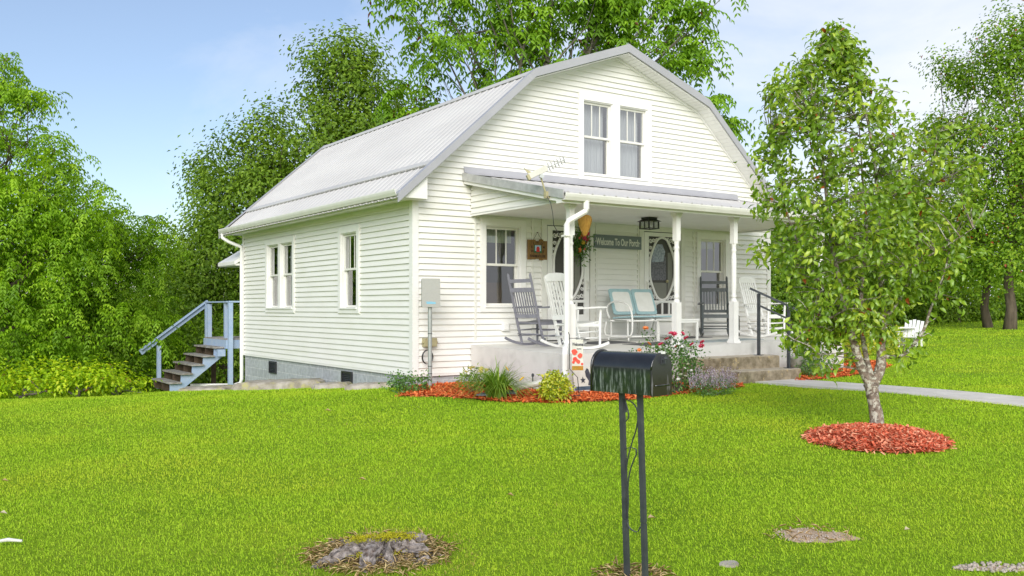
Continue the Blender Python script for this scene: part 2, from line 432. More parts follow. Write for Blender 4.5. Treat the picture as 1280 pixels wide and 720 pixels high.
def clump_leaves(centers, m, spread, ln, wd, r=rng, style='broad', up=.5, ctr=None, coh=.9):
    """leaves round clump centres; returns (P,U,N,L,W,tint)"""
    k = len(centers)
    base_t = r.uniform(.12, .72, k)
    if style == 'broad':
        C = np.repeat(centers, m, 0); n = len(C)
        off = r.normal(size=(n, 3)) * spread * np.array([1, 1, .75])
        Pt = C + off
        U = nrm(off) * .7 + rand_dir(n, r) * .8 + np.array([0, 0, -.25])
        if ctr is None: N = rand_dir(n, r) * .75 + np.array([0, 0, up])
        else:      # leaves of a bough face outwards from it, so that boughs shade as masses
            N = nrm(Pt - np.repeat(ctr, m, 0)) * coh + rand_dir(n, r) * .45 + np.array([0, 0, up])
            U = U - N * ((U * N).sum(-1, keepdims=True) / (N * N).sum(-1, keepdims=True)) * .8
        Ln = ln * r.uniform(.7, 1.25, n); Wd = wd * r.uniform(.75, 1.2, n)
        t = np.repeat(base_t, m) + r.normal(0, .16, n)
    else:   # pinnate: m fronds per clump, each 7 pairs of leaflets on a drooping rachis
        prs = 6
        C = np.repeat(centers, m, 0); n0 = len(C)
        dirs = nrm(rand_dir(n0, r) * np.array([1, 1, .35]) + np.array([0, 0, .10]))
        Lr = spread * r.uniform(.75, 1.25, n0)
        Ps, Us, Ns, Ts = [], [], [], []
        bt = np.repeat(base_t, m) + r.normal(0, .08, n0)
        for j in range(prs):
            s = (j + .6) / prs
            p = C + dirs * (Lr * s)[:, None] + np.array([0, 0, -1.]) * (Lr * .75 * s * s)[:, None]
            tan = nrm(dirs + np.array([0, 0, -1.5 * s]))
            side = nrm(np.cross(tan, np.array([0, 0, 1.])) + 1e-6)
            for sg in (-1, 1):
                Ps.append(p); Us.append(side * sg * .8 + tan * .55 + np.array([0, 0, -.45]) + r.normal(0, .12, (n0, 3)))
                Ns.append(np.cross(side, tan) * 1.0 + r.normal(0, .25, (n0, 3))); Ts.append(bt + r.normal(0, .07, n0))
        Pt = np.concatenate(Ps); U = np.concatenate(Us); N = np.concatenate(Ns); t = np.concatenate(Ts); n = len(Pt)
        Ln = ln * r.uniform(.75, 1.2, n); Wd = wd * r.uniform(.8, 1.2, n)
    return Pt, U, N, Ln, Wd, np.clip(t, 0, .93)
def leaves_obj(name, data, mat, parent, origin, accent=0.0, r=rng):
    Pt, U, N, Ln, Wd, t = data
    if accent:
        t = np.where(r.random(len(t)) < accent, 1.0, t)
    V, F = leaf_arrays(Pt, U, N, Ln, Wd)
    V = V - np.array(origin)
    return np_mesh(name, V, F, mat, parent, np.repeat(t, 4))

def wander(a, b, n, amp, r=random):
    a = Vector(a); b = Vector(b); out = [a]
    for i in range(1, n):
        f = i / n
        j = amp * math.sin(f * math.pi) * 1.0
        out.append(a.lerp(b, f) + Vector((r.uniform(-j, j), r.uniform(-j, j), r.uniform(-j, j) * .5)))
    out.append(b); return out

def tree(name, label, base_px, d, lobes, leaf, lmat, bark='bark', style='broad', density=1.0, group=None, r0=.22, cat='tree', clump=.32, per=26, accent=0.0, seed=1, trunk_top=.55, base=None, cover=3.0, bare=0, up=.5, depth=.8, sub=4):
    """lobes: (px, py, radius_px[, dd[, ry]]) seen at d+dd metres; crown fills ellipsoids of that true size"""
    r = np.random.default_rng(seed); rr = random.Random(seed)
    bx, by = base if base else G(base_px, d)
    bz = hz(bx, by) - .05
    root = empty(name, (bx, by, bz), label, cat, group)
    E = []
    for lb in lobes:
        px, py, rp = lb[:3]; dd = lb[3] if len(lb) > 3 else 0
        ry = lb[4] if len(lb) > 4 else 1.0
        D = d + dd; c = P3(px, py, D); R = rp * D / FOC
        E.append((np.array(c), np.array([R, R * depth, R * ry])))
    cs = []; bs = []
    for c, R in E:
        area = math.pi * R[0] * R[2]
        n_leaf = area / (leaf[0] * leaf[1] * .45) * cover * density
        k = max(4, int(n_leaf / (per if style == 'broad' else per * 12)))
        nb = max(4, int(k / 7))
        u = rand_dir(nb, r); q = r.uniform(.2, 1.0, nb) ** .45
        q *= 1 + .10 * r.normal(size=nb)
        bough = c + u * q[:, None] * R
        g = np.minimum(.30 * R, .55)
        bi = r.integers(0, nb, k); pts = bough[bi] + r.normal(size=(k, 3)) * g * np.array([1, 1, .6]); bs.append(bough[bi] * .75 + c * .25 - np.array([0, 0, .15]))
        cs.append(pts)
    centers = np.concatenate(cs)
    ok_ = centers[:, 2] > H(centers[:, 0], centers[:, 1]) + .15
    centers = centers[ok_]; ctr = np.concatenate(bs)[ok_]
    data = clump_leaves(centers, per, clump, leaf[0], leaf[1], r, style, up, ctr)
    keep = data[0][:, 2] > H(data[0][:, 0], data[0][:, 1]) + .03
    data = tuple(a[keep] for a in data)
    leaves_obj('crown', data, LM[lmat], root, (bx, by, bz), accent, r)
    # trunk and limbs
    cent = sum(np.array(c) for c, R in E) / len(E)
    topz = max(c[2] for c, R in E)
    tt = Vector((bx * .6 + cent[0] * .4, by * .6 + cent[1] * .4, bz + (topz - bz) * trunk_top))
    mb = MB()
    tp = wander((bx, by, bz - .1), tt, 6, .12 * r0 * 8, rr)
    rad = [r0 * (1.35 if i == 0 else 1.05 - .6 * i / 6) for i in range(7)]
    mb.tube(tp, rad, 10)
    for (c, R), pts in zip(E, cs):
        f = rr.uniform(.45, 1.0); i = min(5, int(f * 6)); st = tp[i].lerp(tp[i+1], f * 6 - i)
        if Vector(c).z < st.z: st = tp[3]
        lr = max(.03, r0 * .38 * min(1.2, R[0] / 1.5))
        lp = wander(st, Vector(c), 5, .18 * (Vector(c) - st).length * .5, rr)
        mb.tube(lp, [lr * (1 - .75 * j / 5) for j in range(6)], 7)
        for j in range(min(sub + int(R[0] * 2), len(pts))):
            q = lp[rr.choice((2, 3, 4, 5))]
            e = Vector(pts[rr.randrange(len(pts))])
            bp = wander(q, e, 3, .12 * (e - q).length, rr)
            mb.tube(bp, [lr * .3, lr * .22, lr * .15, .006], 5)
    mb.build('trunk', M[bark], root, smooth=True, origin=(bx, by, bz))
    return root
CLOUD, SKY, SUN, EXPO = 5.6, .078, 1.5, 1.25
# ------------------------------------------------------------------ world and sun
SUN_EL, SUN_AZ = R_(27), R_(218)      # azimuth clockwise from +Y: light comes from in front-left of the house
w = bpy.data.worlds.new('World'); scene.world = w; w.use_nodes = True
nt = w.node_tree
bg = nt.nodes['Background']
sky = nt.nodes.new('ShaderNodeTexSky'); sky.sky_type = 'NISHITA'; sky.sun_disc = False
sky.sun_elevation = SUN_EL; sky.sun_rotation = SUN_AZ
sky.air_density = 1.0; sky.dust_density = .6; sky.ozone_density = 2.0
tc = nt.nodes.new('ShaderNodeTexCoord')
mp = nt.nodes.new('ShaderNodeMapping'); mp.inputs['Scale'].default_value = (1.0, 1.0, 2.6)
L(nt, tc.outputs['Generated'], mp.inputs['Vector'])
cn = nt.nodes.new('ShaderNodeTexNoise'); cn.inputs['Scale'].default_value = 1.9; cn.inputs['Detail'].default_value = 7
cn.inputs['Roughness'].default_value = .58; cn.inputs['Distortion'].default_value = .35
L(nt, mp.outputs[0], cn.inputs['Vector'])
# thin cloud: thicker to the right of the house (towards +X), thin to the left
dt = nt.nodes.new('ShaderNodeVectorMath'); dt.operation = 'DOT_PRODUCT'
dt.inputs[1].default_value = (RGT.x, RGT.y, -.35)
L(nt, tc.outputs['Generated'], dt.inputs[0])
ma = nt.nodes.new('ShaderNodeMath'); ma.operation = 'MULTIPLY_ADD'; ma.inputs[1].default_value = .62
L(nt, dt.outputs['Value'], ma.inputs[0]); L(nt, cn.outputs['Fac'], ma.inputs[2])
cr = ramp(nt, ma.outputs[0], [(.28, (.12,.12,.12)), (.72, (.95,.95,.95))])
mx = mixc(nt, cr, mixc(nt, 1.0, sky.outputs[0], (.84, .83, .86), 'MULTIPLY'), (CLOUD*.97, CLOUD, CLOUD*1.06))
L(nt, mx, bg.inputs['Color'])
bg.inputs['Strength'].default_value = SKY
sl = bpy.data.lights.new('sun', 'SUN'); so = bpy.data.objects.new('sun', sl); COL.objects.link(so)
sl.energy = SUN; sl.angle = R_(40); sl.color = (1, .965, .91)
dirv = Vector((math.sin(SUN_AZ) * math.cos(SUN_EL), math.cos(SUN_AZ) * math.cos(SUN_EL), math.sin(SUN_EL)))
so.rotation_euler = dirv.to_track_quat('Z', 'Y').to_euler(); so.location = (-10, -20, 20)
vs = scene.view_settings
vs.view_transform = 'Standard'; vs.look = 'None'; vs.gamma = 1; vs.use_curve_mapping = False; vs.exposure = EXPO
scene.cycles.max_bounces = 8; scene.cycles.diffuse_bounces = 4; scene.cycles.transparent_max_bounces = 12
# ------------------------------------------------------------------ the house
W_, L_ = 8.77, 8.48
CX = 4.385
Z0 = .31                                  # bottom of the siding
def roof_top(x):
    h = abs(x - CX)
    return 6.31 - (.77 / 2.16) * h if h <= 2.16 else 5.54 - .88 * (h - 2.16)
SOF = .13
def gable_lim(z):
    zz = z + SOF
    if zz > 5.54: h = (6.31 - zz) * 2.16 / .77
    else: h = 2.16 + (5.54 - zz) / .88
    h = max(0, min(h, W_ / 2))
    return CX - h, CX + h
house = empty('house', (0, 0, 0), 'white clapboard house with pale metal gambrel roof and front porch', 'house')
EXPO_C = .1016
def clap(limits, z0, z1, holes, mapf, name='wall', proud=.027, e=EXPO_C, parent=house, mat='siding'):
    mb = MB()
    k = 0
    while z0 + k * e < z1 - 1e-6:
        zb, zt = z0 + k * e, min(z0 + (k + 1) * e, z1); k += 1
        zs = sorted({zb, zt} | {h[i] for h in holes for i in (2, 3) if zb < h[i] < zt})
        for za, zc in zip(zs, zs[1:]):
            zm = (za + zc) / 2
            l0, r0 = limits(za); l1, r1 = limits(zc)
            if r0 - l0 < .02 and r1 - l1 < .02: continue
            act = sorted([h for h in holes if h[2] < zm < h[3]])
            lo = (l0, l1)
            segs = []
            for h in act:
                segs.append((lo, (h[0], h[0]))); lo = (h[1], h[1])
            segs.append((lo, (r0, r1)))
            da = proud * (1 - (za - zb) / e); dc = proud * (1 - (zc - zb) / e)
            for (a0, a1), (b0, b1) in segs:
                if b0 - a0 < .003 and b1 - a1 < .003: continue
                mb.quad((a0, za, da), (b0, za, da), (b1, zc, dc), (a1, zc, dc))
                if za == zb: mb.quad((a0, za, 0), (b0, za, 0), (b0, za, da), (a0, za, da))
    mb.map(mapf)
    return mb.build(name, M[mat], parent)
front = lambda u, z, d: (u, -d, z)
left = lambda u, z, d: (-d, u, z)
back = lambda u, z, d: (u, L_ + d, z)
right = lambda u, z, d: (W_ + d, u, z)

# openings: u0, u1, z0, z1 of the hole in the wall
WIN_F = [(1.40, 2.135, 1.44, 2.83), (6.635, 7.37, 1.44, 2.83)]
DOORS = [(2.70, 3.71, .80, 2.90), (5.06, 6.07, .80, 2.90)]
WIN_U = [(3.56, 4.27, 3.90, 5.27), (4.45, 5.16, 3.90, 5.27)]
WIN_L = [(2.10, 2.81, 1.41, 2.80), (5.27, 5.98, 1.41, 2.80), (6.10, 6.81, 1.41, 2.80)]
wf = clap(gable_lim, Z0, 6.18, WIN_F + DOORS + WIN_U, front)
wl = clap(lambda z: (0, L_), Z0, 3.46, WIN_L, left)
clap(gable_lim, Z0, 6.18, [], back)
clap(lambda z: (0, L_), Z0, 3.46, [], right)
# corner boards
mb = MB()
for x0, x1, y0, y1 in ((-.03,.085,-.03,-.018),(-.03,-.018,-.018,.085),(W_-.085,W_+.03,-.03,-.018),(W_+.018,W_+.03,-.018,.085),
                       (-.03,-.018,L_-.085,L_+.03),(W_+.018,W_+.03,L_-.085,L_+.03)):
    if (x0, y0) in ((-.03, -.03), (W_ - .085, -.03), (-.03, L_ - .085), (W_ + .018, L_ - .085)): mb = MB()
    mb.box(x0, x1, y0, y1, Z0 - .03, 3.42)
    if (x0, y0) in ((-.03, -.018), (W_ + .018, -.018), (-.03, L_ - .085), (W_ + .018, L_ - .085)): mb.build('corner_trim', M['trim'], house)
# bottom edge strip
mb = MB()
mb.box(-.02, W_ + .02, -.022, -.004, Z0 - .04, Z0); mb.box(-.022, -.004, .086, L_, Z0 - .04, Z0)
mb.build('starter_strip', M['trim'], house)
# foundation
mb = MB(); mb.box(.02, W_ - .02, .02, L_ - .02, -1.0, Z0 - .005); mb.build('foundation', M['block'], house)
for u0, u1 in ((2.364, 2.81), (6.31, 6.73)):
    mb = MB()
    for a, b, c, d_ in ((u0, u1, -.05, -.02), (u0, u1, .185, .215), (u0, u0 + .03, -.02, .185), (u1 - .03, u1, -.02, .185)):
        mb.box(-.02, .018, a, b, c, d_)
    v = mb.build('foundation_vent', M['black_metal'], house)
    mb = MB()
    for i in range(6):
        z = -.01 + i * .032; mb.bar((.004, u0 + .03, z), (.004, u1 - .03, z), .03, .006, (1, 0, 1))
    mb.box(.012, .019, u0 + .03, u1 - .03, -.02, .185)
    mb.build('louvre', M['dark_grey_metal'], v)

# windows ------------------------------------------------------------
def window(mapf, holes, curtains='room', glass='glass', cas=.105, head=.12, grilles=3, extra=None, zc=None):
    """one casing round one or two holes; each hole gets sashes, panes and what hangs behind"""
    u0 = min(h[0] for h in holes); u1 = max(h[1] for h in holes); z0, z1 = holes[0][2], holes[0][3]
    mb = MB()
    c = cas; P = .04
    mb.box(u0 - c, u0, z0 - .11, z1 + head, -.02, P); mb.box(u1, u1 + c, z0 - .11, z1 + head, -.02, P)
    mb.box(u0, u1, z1, z1 + head, -.02, P - .002); mb.box(u0, u1, z0 - .11, z0 - .03, -.02, P - .002)
    if len(holes) == 2:
        mb.box(holes[0][1], holes[1][0], z0 - .03, z1, -.02, P - .004)
    # jamb linings
    for h in holes:
        mb.box(h[0], h[0] + .018, z0, z1, -.14, .012); mb.box(h[1] - .018, h[1], z0, z1, -.14, .012)
        mb.box(h[0] + .018, h[1] - .018, z1 - .018, z1, -.14, .012)
    mb.map(lambda a, b, d: mapf(a, b, d))
    win = mb.build('window', M['trim'], house)
    mb = MB(); mb.box(u0 - .02, u1 + .02, z0 - .03, z0, -.14, P + .022); mb.map(mapf); mb.build('sill', M['trim'], win)
    # drip line shadow mould around the casing
    mb = MB(); e = .012
    mb.box(u0 - c - e, u0 - c, z0 - .12, z1 + head + e, 0, P - .012); mb.box(u1 + c, u1 + c + e, z0 - .12, z1 + head + e, 0, P - .012)
    mb.box(u0 - c, u1 + c, z1 + head, z1 + head + e, 0, P - .012)
    mb.map(mapf); mb.build('siding_channel', M['trim2'], win)
    for h in holes:
        a, b = h[0] + .02, h[1] - .02; zm = (z0 + z1) / 2 + .02
        s = .04
        mb = MB()
        def fr(a, b, c0, c1, d0, d1):
            mb.box(a, a + s, c0, c1, d0, d1); mb.box(b - s, b, c0, c1, d0, d1)
            mb.box(a + s, b - s, c0, c0 + s, d0, d1); mb.box(a + s, b - s, c1 - s, c1, d0, d1)
        fr(a, b, zm - .02, z1 - .02, -.07, -.035)
        fr(a, b, z0 + .002, zm + .02, -.105, -.072)
        mb.map(mapf); sash = mb.build('sash', M['trim2'], win)
        mb = MB()
        for i in range(1, grilles):
            u = a + s + (b - a - 2 * s) * i / grilles
            mb.box(u - .009, u + .009, zm + .02, z1 - .06, -.060, -.045)
        if grilles > 1: mb.map(mapf); mb.build('muntin', M['trim2'], win)
        mb = MB(); mb.quad((a + s, zm + .02, -.053), (b - s, zm + .02, -.053), (b - s, z1 - .06, -.053), (a + s, z1 - .06, -.053)); mb.map(mapf)
        mb.build('pane', M[glass], win)
        mb = MB(); mb.quad((a + s, z0 + .042, -.09), (b - s, z0 + .042, -.09), (b - s, zm - .02, -.09), (a + s, zm - .02, -.09)); mb.map(mapf)
        mb.build('pane', M[glass], win)
        if curtains:
            mb = MB(); n = 40
            rows = []
            for part in curtains:
                cu0, cu1, cz0, cz1, mt = part
                mb2 = MB(); vs_ = []
                for i in range(n + 1):
                    u = a + (b - a) * (cu0 + (cu1 - cu0) * i / n); dd = -.22 + .018 * math.sin(i * 1.35) + .01 * math.sin(i * .6)
                    vs_ += [(u, z0 + (z1 - z0) * cz0, dd), (u, z0 + (z1 - z0) * cz1, dd)]
                mb2.add(vs_, [(2*i, 2*i+2, 2*i+3, 2*i+1) for i in range(n)]); mb2.map(mapf)
                mb2.build('curtain', M[mt], win, smooth=True)
    return win
wu = window(front, WIN_U, [(0, 1, .0, 1, 'curtain')], 'glass_up')
w1 = window(front, WIN_F[:1], [(0, 1, .80, 1, 'green_blind')], 'glass')
w2 = window(front, WIN_F[1:], [(0, 1, .35, .62, 'pinkcurt')] if 'pinkcurt' in M else [(0, 1, .86, 1, 'green_blind')], 'glass')
w3 = window(left, WIN_L[:1], [(0, .14, 0, 1, 'curtain')], 'glass')
w4 = window(left, WIN_L[1:], [(.0, .16, 0, 1, 'curtain'), (.86, 1, 0, 1, 'curtain')], 'glass', grilles=1)
# yellow card inside the side window
mb = MB(); mb.box(2.18, 2.40, 1.60, 1.76, -.10, -.097); mb.map(left); tag(mb.build('window_card', M['yellow_card'], w3), 'square yellow card stuck inside the pane')
# added near-black sheets behind the glass; their colour stands in for room shade
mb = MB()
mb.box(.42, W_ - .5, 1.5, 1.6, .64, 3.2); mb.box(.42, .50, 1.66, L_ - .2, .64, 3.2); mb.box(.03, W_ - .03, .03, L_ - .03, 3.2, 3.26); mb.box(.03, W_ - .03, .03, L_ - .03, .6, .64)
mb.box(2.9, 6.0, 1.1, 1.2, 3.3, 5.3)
mb.build('dark_backing', M['room'], house)
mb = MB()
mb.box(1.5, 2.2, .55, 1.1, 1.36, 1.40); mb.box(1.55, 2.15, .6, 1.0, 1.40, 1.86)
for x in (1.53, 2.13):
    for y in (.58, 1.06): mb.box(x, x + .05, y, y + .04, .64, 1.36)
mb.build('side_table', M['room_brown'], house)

# screen doors -------------------------------------------------------
def scroll(cx, cz, r, turns, sgn, rot, dy):
    pts = []
    for i in range(22):
        f = i / 21; a = rot + sgn * turns * 2 * math.pi * f; rr = r * (1 - .8 * f)
        pts.append((cx + rr * math.cos(a), dy, cz + rr * math.sin(a)))
    return pts
def screen_door(h, inner_dark):
    u0, u1, z0, z1 = h
    mb = MB(); c = .11
    mb.box(u0 - c, u0, -.045, .02, z0, z1 + .10); mb.box(u1, u1 + c, -.045, .02, z0, z1 + .10); mb.box(u0, u1, -.043, .02, z1, z1 + .10)
    dr = mb.build('door_casing', M['trim2'], house)
    a, b = u0 + .02, u1 - .02; zb, zt = z0 + .02, z1 - .015
    cx = (a + b) / 2; ow, oz0, oz1 = .335, 1.56, 2.79
    oc, oh = (oz0 + oz1) / 2, (oz1 - oz0) / 2
    mb = MB(); st = .115; y0, y1 = -.035, -.003
    mb.box(a, a + st, y0, y1, zb, zt); mb.box(b - st, b, y0, y1, zb, zt)
    mb.box(a + st, b - st, y0, y1, oz1 + .02, zt); mb.box(a + st, b - st, y0, y1, 1.50, oz0 - .01)
    mb.box(a + st, b - st, y0, y1, zb, 1.28)
    mb.box(a + st + .05, b - st - .05, y0 - .006, y0 + .002, zb + .12, 1.22)
    sd = mb.build('screen_door', M['trim'], house)
    for i in range(1, 4):
        mb = MB(); u = a + st + (b - a - 2 * st) * i / 4; mb.box(u - .02, u + .02, y0 + .002, y1 - .004, 1.28, 1.50); mb.build('spindle', M['trim'], sd)
    mb = MB()     # oval rim with pointed shoulders
    n = 48; ring = []
    def ov(t):
        k = 1 + .10 * math.cos(4 * t) * abs(math.sin(t)); return (cx + ow * math.cos(t) * k, oc + oh * math.sin(t))
    pts = [(ov(2 * math.pi * i / n)[0], -.022, ov(2 * math.pi * i / n)[1]) for i in range(n + 1)]
    mb.tube(pts, .024, 6, cap=False)
    # fretwork in the four corners
    for sx in (-1, 1):
        for sz in (-1, 1):
            ex, ez = cx + sx * (b - a - 2 * st) / 2, oc + sz * oh
            for (dx, dz, r, tr) in ((.055, .07, .05, 1.4), (.05, .20, .04, 1.3), (.14, .055, .045, 1.3), (.04, .31, .032, 1.2), (.035, .41, .028, 1.1), (.22, .03, .03, 1.1)):
                mb.tube(scroll(ex - sx * dx, ez - sz * dz, r, tr, sx * sz, .6, -.022), .0095, 5)
    mb.build('fretwork', M['trim'], sd)
    mb = MB(); mb.box(a + st - .005, b - st + .005, .004, .008, 1.27, zt - .02); mb.build('insect_screen', M['screen'] if inner_dark else M['screen'], sd)
    # what shows through: inner door edge and lace
    mb = MB()
    if inner_dark:
        mb.prism([(cx - .30, -.001, 1.95), (cx + .12, -.001, 1.95), (cx + .12, -.001, 2.42), (cx - .28, -.001, 2.42)], (0, .003, 0)); mb.build('lace', M['lace'], sd)
        mb = MB(); mb.prism([(cx - .25 + .0, -.0025, 2.30), (cx + .05, -.0025, 2.32), (cx + .10, -.0025, 2.52), (cx + .02, -.0025, 2.66), (cx - .12, -.0025, 2.66), (cx - .24, -.0025, 2.50)], (0, .001, 0)); mb.build('lace', M['lace_light'], sd)
        mb = MB(); mb.box(cx - .30, cx + .14, -.001, .002, 1.58, 1.90); mb.box(cx + .17, cx + .30, -.001, .002, 1.7, 2.5); mb.build('inner_door', M['door_in'], sd)
        mb = MB(); mb.lathe([(.0,0),(.03,.005),(.028,.03),(.012,.035),(.012,.05)], n=12); mb.map(lambda x, y, z: (cx + .12 + x, -.003 - .05 + z * 1.0, 1.93 + y)); mb.build('knob', M['beige_box'], sd, smooth=True)
    else:
        mb.box(cx + .02, cx + .14, -.001, .002, 1.75, 2.6); mb.build('inner_door', M['room_brown'], sd)
        mb = MB(); mb.box(cx + .16, cx + .29, -.001, .002, 1.65, 2.55); mb.build('inner_door', M['door_in'], sd)
    mb = MB(); hx = b - .05 if not inner_dark else a + .05
    mb.box(hx - .018, hx + .018, y0 - .012, y0, 1.72, 1.92); mb.bar((hx, y0 - .045, 1.74), (hx, y0 - .045, 1.90), .018, .018)
    mb.box(hx - .008, hx + .008, y0 - .045, y0 - .01, 1.75, 1.765); mb.box(hx - .008, hx + .008, y0 - .045, y0 - .01, 1.875, 1.89)
    mb.build('handle', M['trim2'], sd)
screen_door(DOORS[0], False)
screen_door(DOORS[1], True)
# vertical joint strips on the porch wall
for x in (1.19, 2.40, 4.93, 6.45, 3.87):
    mb = MB(); mb.box(x - .02, x + .02, -.028, -.004, .85, 3.0); mb.build('siding_channel', M['trim2'], house)

# roof ----------------------------------------------------------------
YF, YB = -.34, L_ + .42
def ribbed(mb, x0, z0, x1, z1, ya, yb, pitch=.2286, rib=.015, th=.012):
    """metal sheet from the low edge (x0,z0) to the high edge (x1,z1), ribs run up the slope"""
    prof = []
    y = ya
    while y < yb - 1e-6:
        for dy, h in ((0, 0), (.02, rib), (.045, rib), (.065, 0), (.12, 0), (.13, .006), (.145, .006), (.155, 0)):
            if y + dy <= yb: prof.append((y + dy, h))
        y += pitch
    prof.append((yb, 0))
    dx, dz = x1 - x0, z1 - z0; l = math.hypot(dx, dz); nx, nz = -dz / l, dx / l
    if nz < 0: nx, nz = -nx, -nz
    vs = []; n = len(prof)
    for (bx, bz) in ((x0, z0), (x1, z1)):
        for yy, h in prof: vs.append((bx + nx * h, yy, bz + nz * h))
    fs = [(i, i + 1, n + i + 1, n + i) for i in range(n - 1)]
    for (bx, bz) in ((x0, z0), (x1, z1)):
        for yy, h in prof: vs.append((bx + nx * (h - th), yy, bz + nz * (h - th)))
    fs += [(2*n + i, 3*n + i, 3*n + i + 1, 2*n + i + 1) for i in range(n - 1)]
    fs += [(i, 2*n + i, 2*n + i + 1, i + 1) for i in range(n - 1)]
    mb.add(vs, fs)
EV = 4.82
mb = MB()
for s in (-1, 1):
    X = lambda h: CX + s * h
    RZ = lambda h: roof_top(CX + h)
    ribbed(mb, X(EV + .02), RZ(EV + .02) - .035, X(4.10), RZ(4.10) - .03, YF, YB)        # lower course
    ribbed(mb, X(4.22), RZ(4.22) + .004, X(2.14), RZ(2.14) + .0, YF, YB)
    ribbed(mb, X(2.18), RZ(2.18) + .014, X(.0), RZ(.0) + .004, YF, YB)
rf = mb.build('roof', M['roof'], house)
mb = MB()      # transition flashings along the break and the lap, ridge cap
for s in (-1, 1):
    X = lambda h: CX + s * h
    for h0, h1, lift in ((4.13, 4.22, .026), (2.10, 2.26, .030)):
        p = [(X(h1), YF, roof_top(CX + h1) + lift), (X((h0 + h1) / 2), YF, roof_top(CX + (h0 + h1) / 2) + lift + .012), (X(h0), YF, roof_top(CX + h0) + lift), (X(h0), YF, roof_top(CX + h0) + lift - .012), (X(h1), YF, roof_top(CX + h1) + lift - .012)]
        mb.prism(p, (0, YB - YF, 0))
mb.prism([(CX - .16, YF, 6.31 - .02), (CX, YF, 6.31 + .045), (CX + .16, YF, 6.31 - .02), (CX, YF, 6.31 + .03)], (0, YB - YF, 0))
mb.build('ridge_cap', M['roof'], rf)
hs = [-EV - .03, -2.16, 0, 2.16, EV + .03]     # rake trim: a grey face and top lip following the outline
for y0, y1, lip in ((YF - .035, YF - .005, YF - .005), (YB + .005, YB + .035, YB - .095)):
    mb = MB()
    for a, b in zip(hs, hs[1:]):
        xa, xb = CX + a, CX + b; za, zb = roof_top(xa), roof_top(xb)
        mb.prism([(xa, y0, za - .105), (xb, y0, zb - .105), (xb, y0, zb + .045), (xa, y0, za + .045)], (0, y1 - y0, 0))
        mb.prism([(xa, lip, za + .024), (xb, lip, zb + .024), (xb, lip, zb + .042), (xa, lip, za + .042)], (0, .10, 0))
    mb.build('rake_trim', M['raketrim'], rf)
for y0, y1 in ((YF, -.002), (L_ + .002, YB)):      # rake soffit, with grooves as thin battens
    mb = MB()
    for a, b in zip((-4.72, -2.16, 0, 2.16), (-2.16, 0, 2.16, 4.72)):
        xa, xb = CX + a, CX + b; za, zb = roof_top(xa) - SOF, roof_top(xb) - SOF
        n = max(1, int(math.hypot(xb - xa, zb - za) / .1))
        for i in range(n):
            f0, f1 = i / n, (i + .9) / n
            pa = (xa + (xb - xa) * f0, za + (zb - za) * f0); pb = (xa + (xb - xa) * f1, za + (zb - za) * f1)
            mb.prism([(pa[0], y0, pa[1]), (pb[0], y0, pb[1]), (pb[0], y0, pb[1] + .02), (pa[0], y0, pa[1] + .02)], (0, y1 - y0, 0))
        mb.prism([(xa, y0, za + .012), (xb, y0, zb + .012), (xb, y0, zb + .07), (xa, y0, za + .07)], (0, y1 - y0, 0))
    # moulding where the soffit meets the wall
    ym = -.045 if y0 < 0 else L_ + .004
    for a, b in zip((-4.45, -2.16, 0, 2.16), (-2.16, 0, 2.16, 4.45)):
        xa, xb = CX + a, CX + b
        mb.prism([(xa, ym, roof_top(xa) - SOF - .045), (xb, ym, roof_top(xb) - SOF - .045), (xb, ym, roof_top(xb) - SOF - .003), (xa, ym, roof_top(xa) - SOF - .003)], (0, .042, 0))
    mb.build('rake_soffit', M['soffit'], house)
for s in (-1, 1):      # eave boxes, fascia and returns
    mb = MB()
    e0 = 0 if s < 0 else W_
    X = lambda d: e0 + s * d
    xs = sorted((X(.018), X(.36))); mb.box(xs[0], xs[1], -.30, YB - .05, 3.165, 3.185)
    xs = sorted((X(.36), X(.385))); mb.box(xs[0], xs[1], -.30, YB - .02, 3.12, 3.27)
    xs = sorted((X(.002), X(.03))); mb.box(xs[0], xs[1], .09, L_ - .09, 3.09, 3.163)
    for y0 in (-.315, L_ + .29):
        p = [(X(.385), y0, 3.16), (X(-.09), y0, 3.16), (X(-.09), y0, roof_top(X(-.09)) - .14), (X(.385), y0, roof_top(X(.385)) - .06)]
        mb.prism(p, (0, .035, 0))
    mb.box(*sorted((X(.36), X(-.09))), -.28, -.03, 3.155, 3.175)
    mb.build('eave', M['soffit'], house)
def gutter(name, pts_axis, y0, y1, xw, z, sgn, mapf=None):
    """K-style gutter running along y at x = xw (outer side towards sgn)"""
    prof = [(0, 0), (0, .10), (.004, .10), (.006, .012), (.07, .012), (.095, .06), (.095, .095), (.108, .102), (.110, .085), (.102, .05), (.078, 0)]
    mb = MB(); p = [(xw + sgn * a, y0, z + b) for a, b in prof]
    mb.prism(p, (0, y1 - y0, 0))
    if mapf: mb.map(mapf)
    return mb.build(name, M['trim2'], house)
gutter('gutter', None, YF + .04, YB - .02, -.387, 3.185, -1)
gutter('gutter', None, YF + .04, YB - .02, W_ + .387, 3.185, 1)
# rear left downspout and its outlet along the ground
mb = MB()
mb.tube([(-.44, 8.72, 3.18), (-.44, 8.72, 3.08), (-.30, 8.64, 2.98), (-.07, 8.46, 2.86), (-.065, 8.45, 2.75), (-.065, 8.45, 0), (-.065, 8.45, -.30), (-.09, 8.47, -.40), (-.20, 8.6, -.45), (-1.0, 9.35, -.47)], .042, 8)
mb.build('downspout', M['trim'], house)

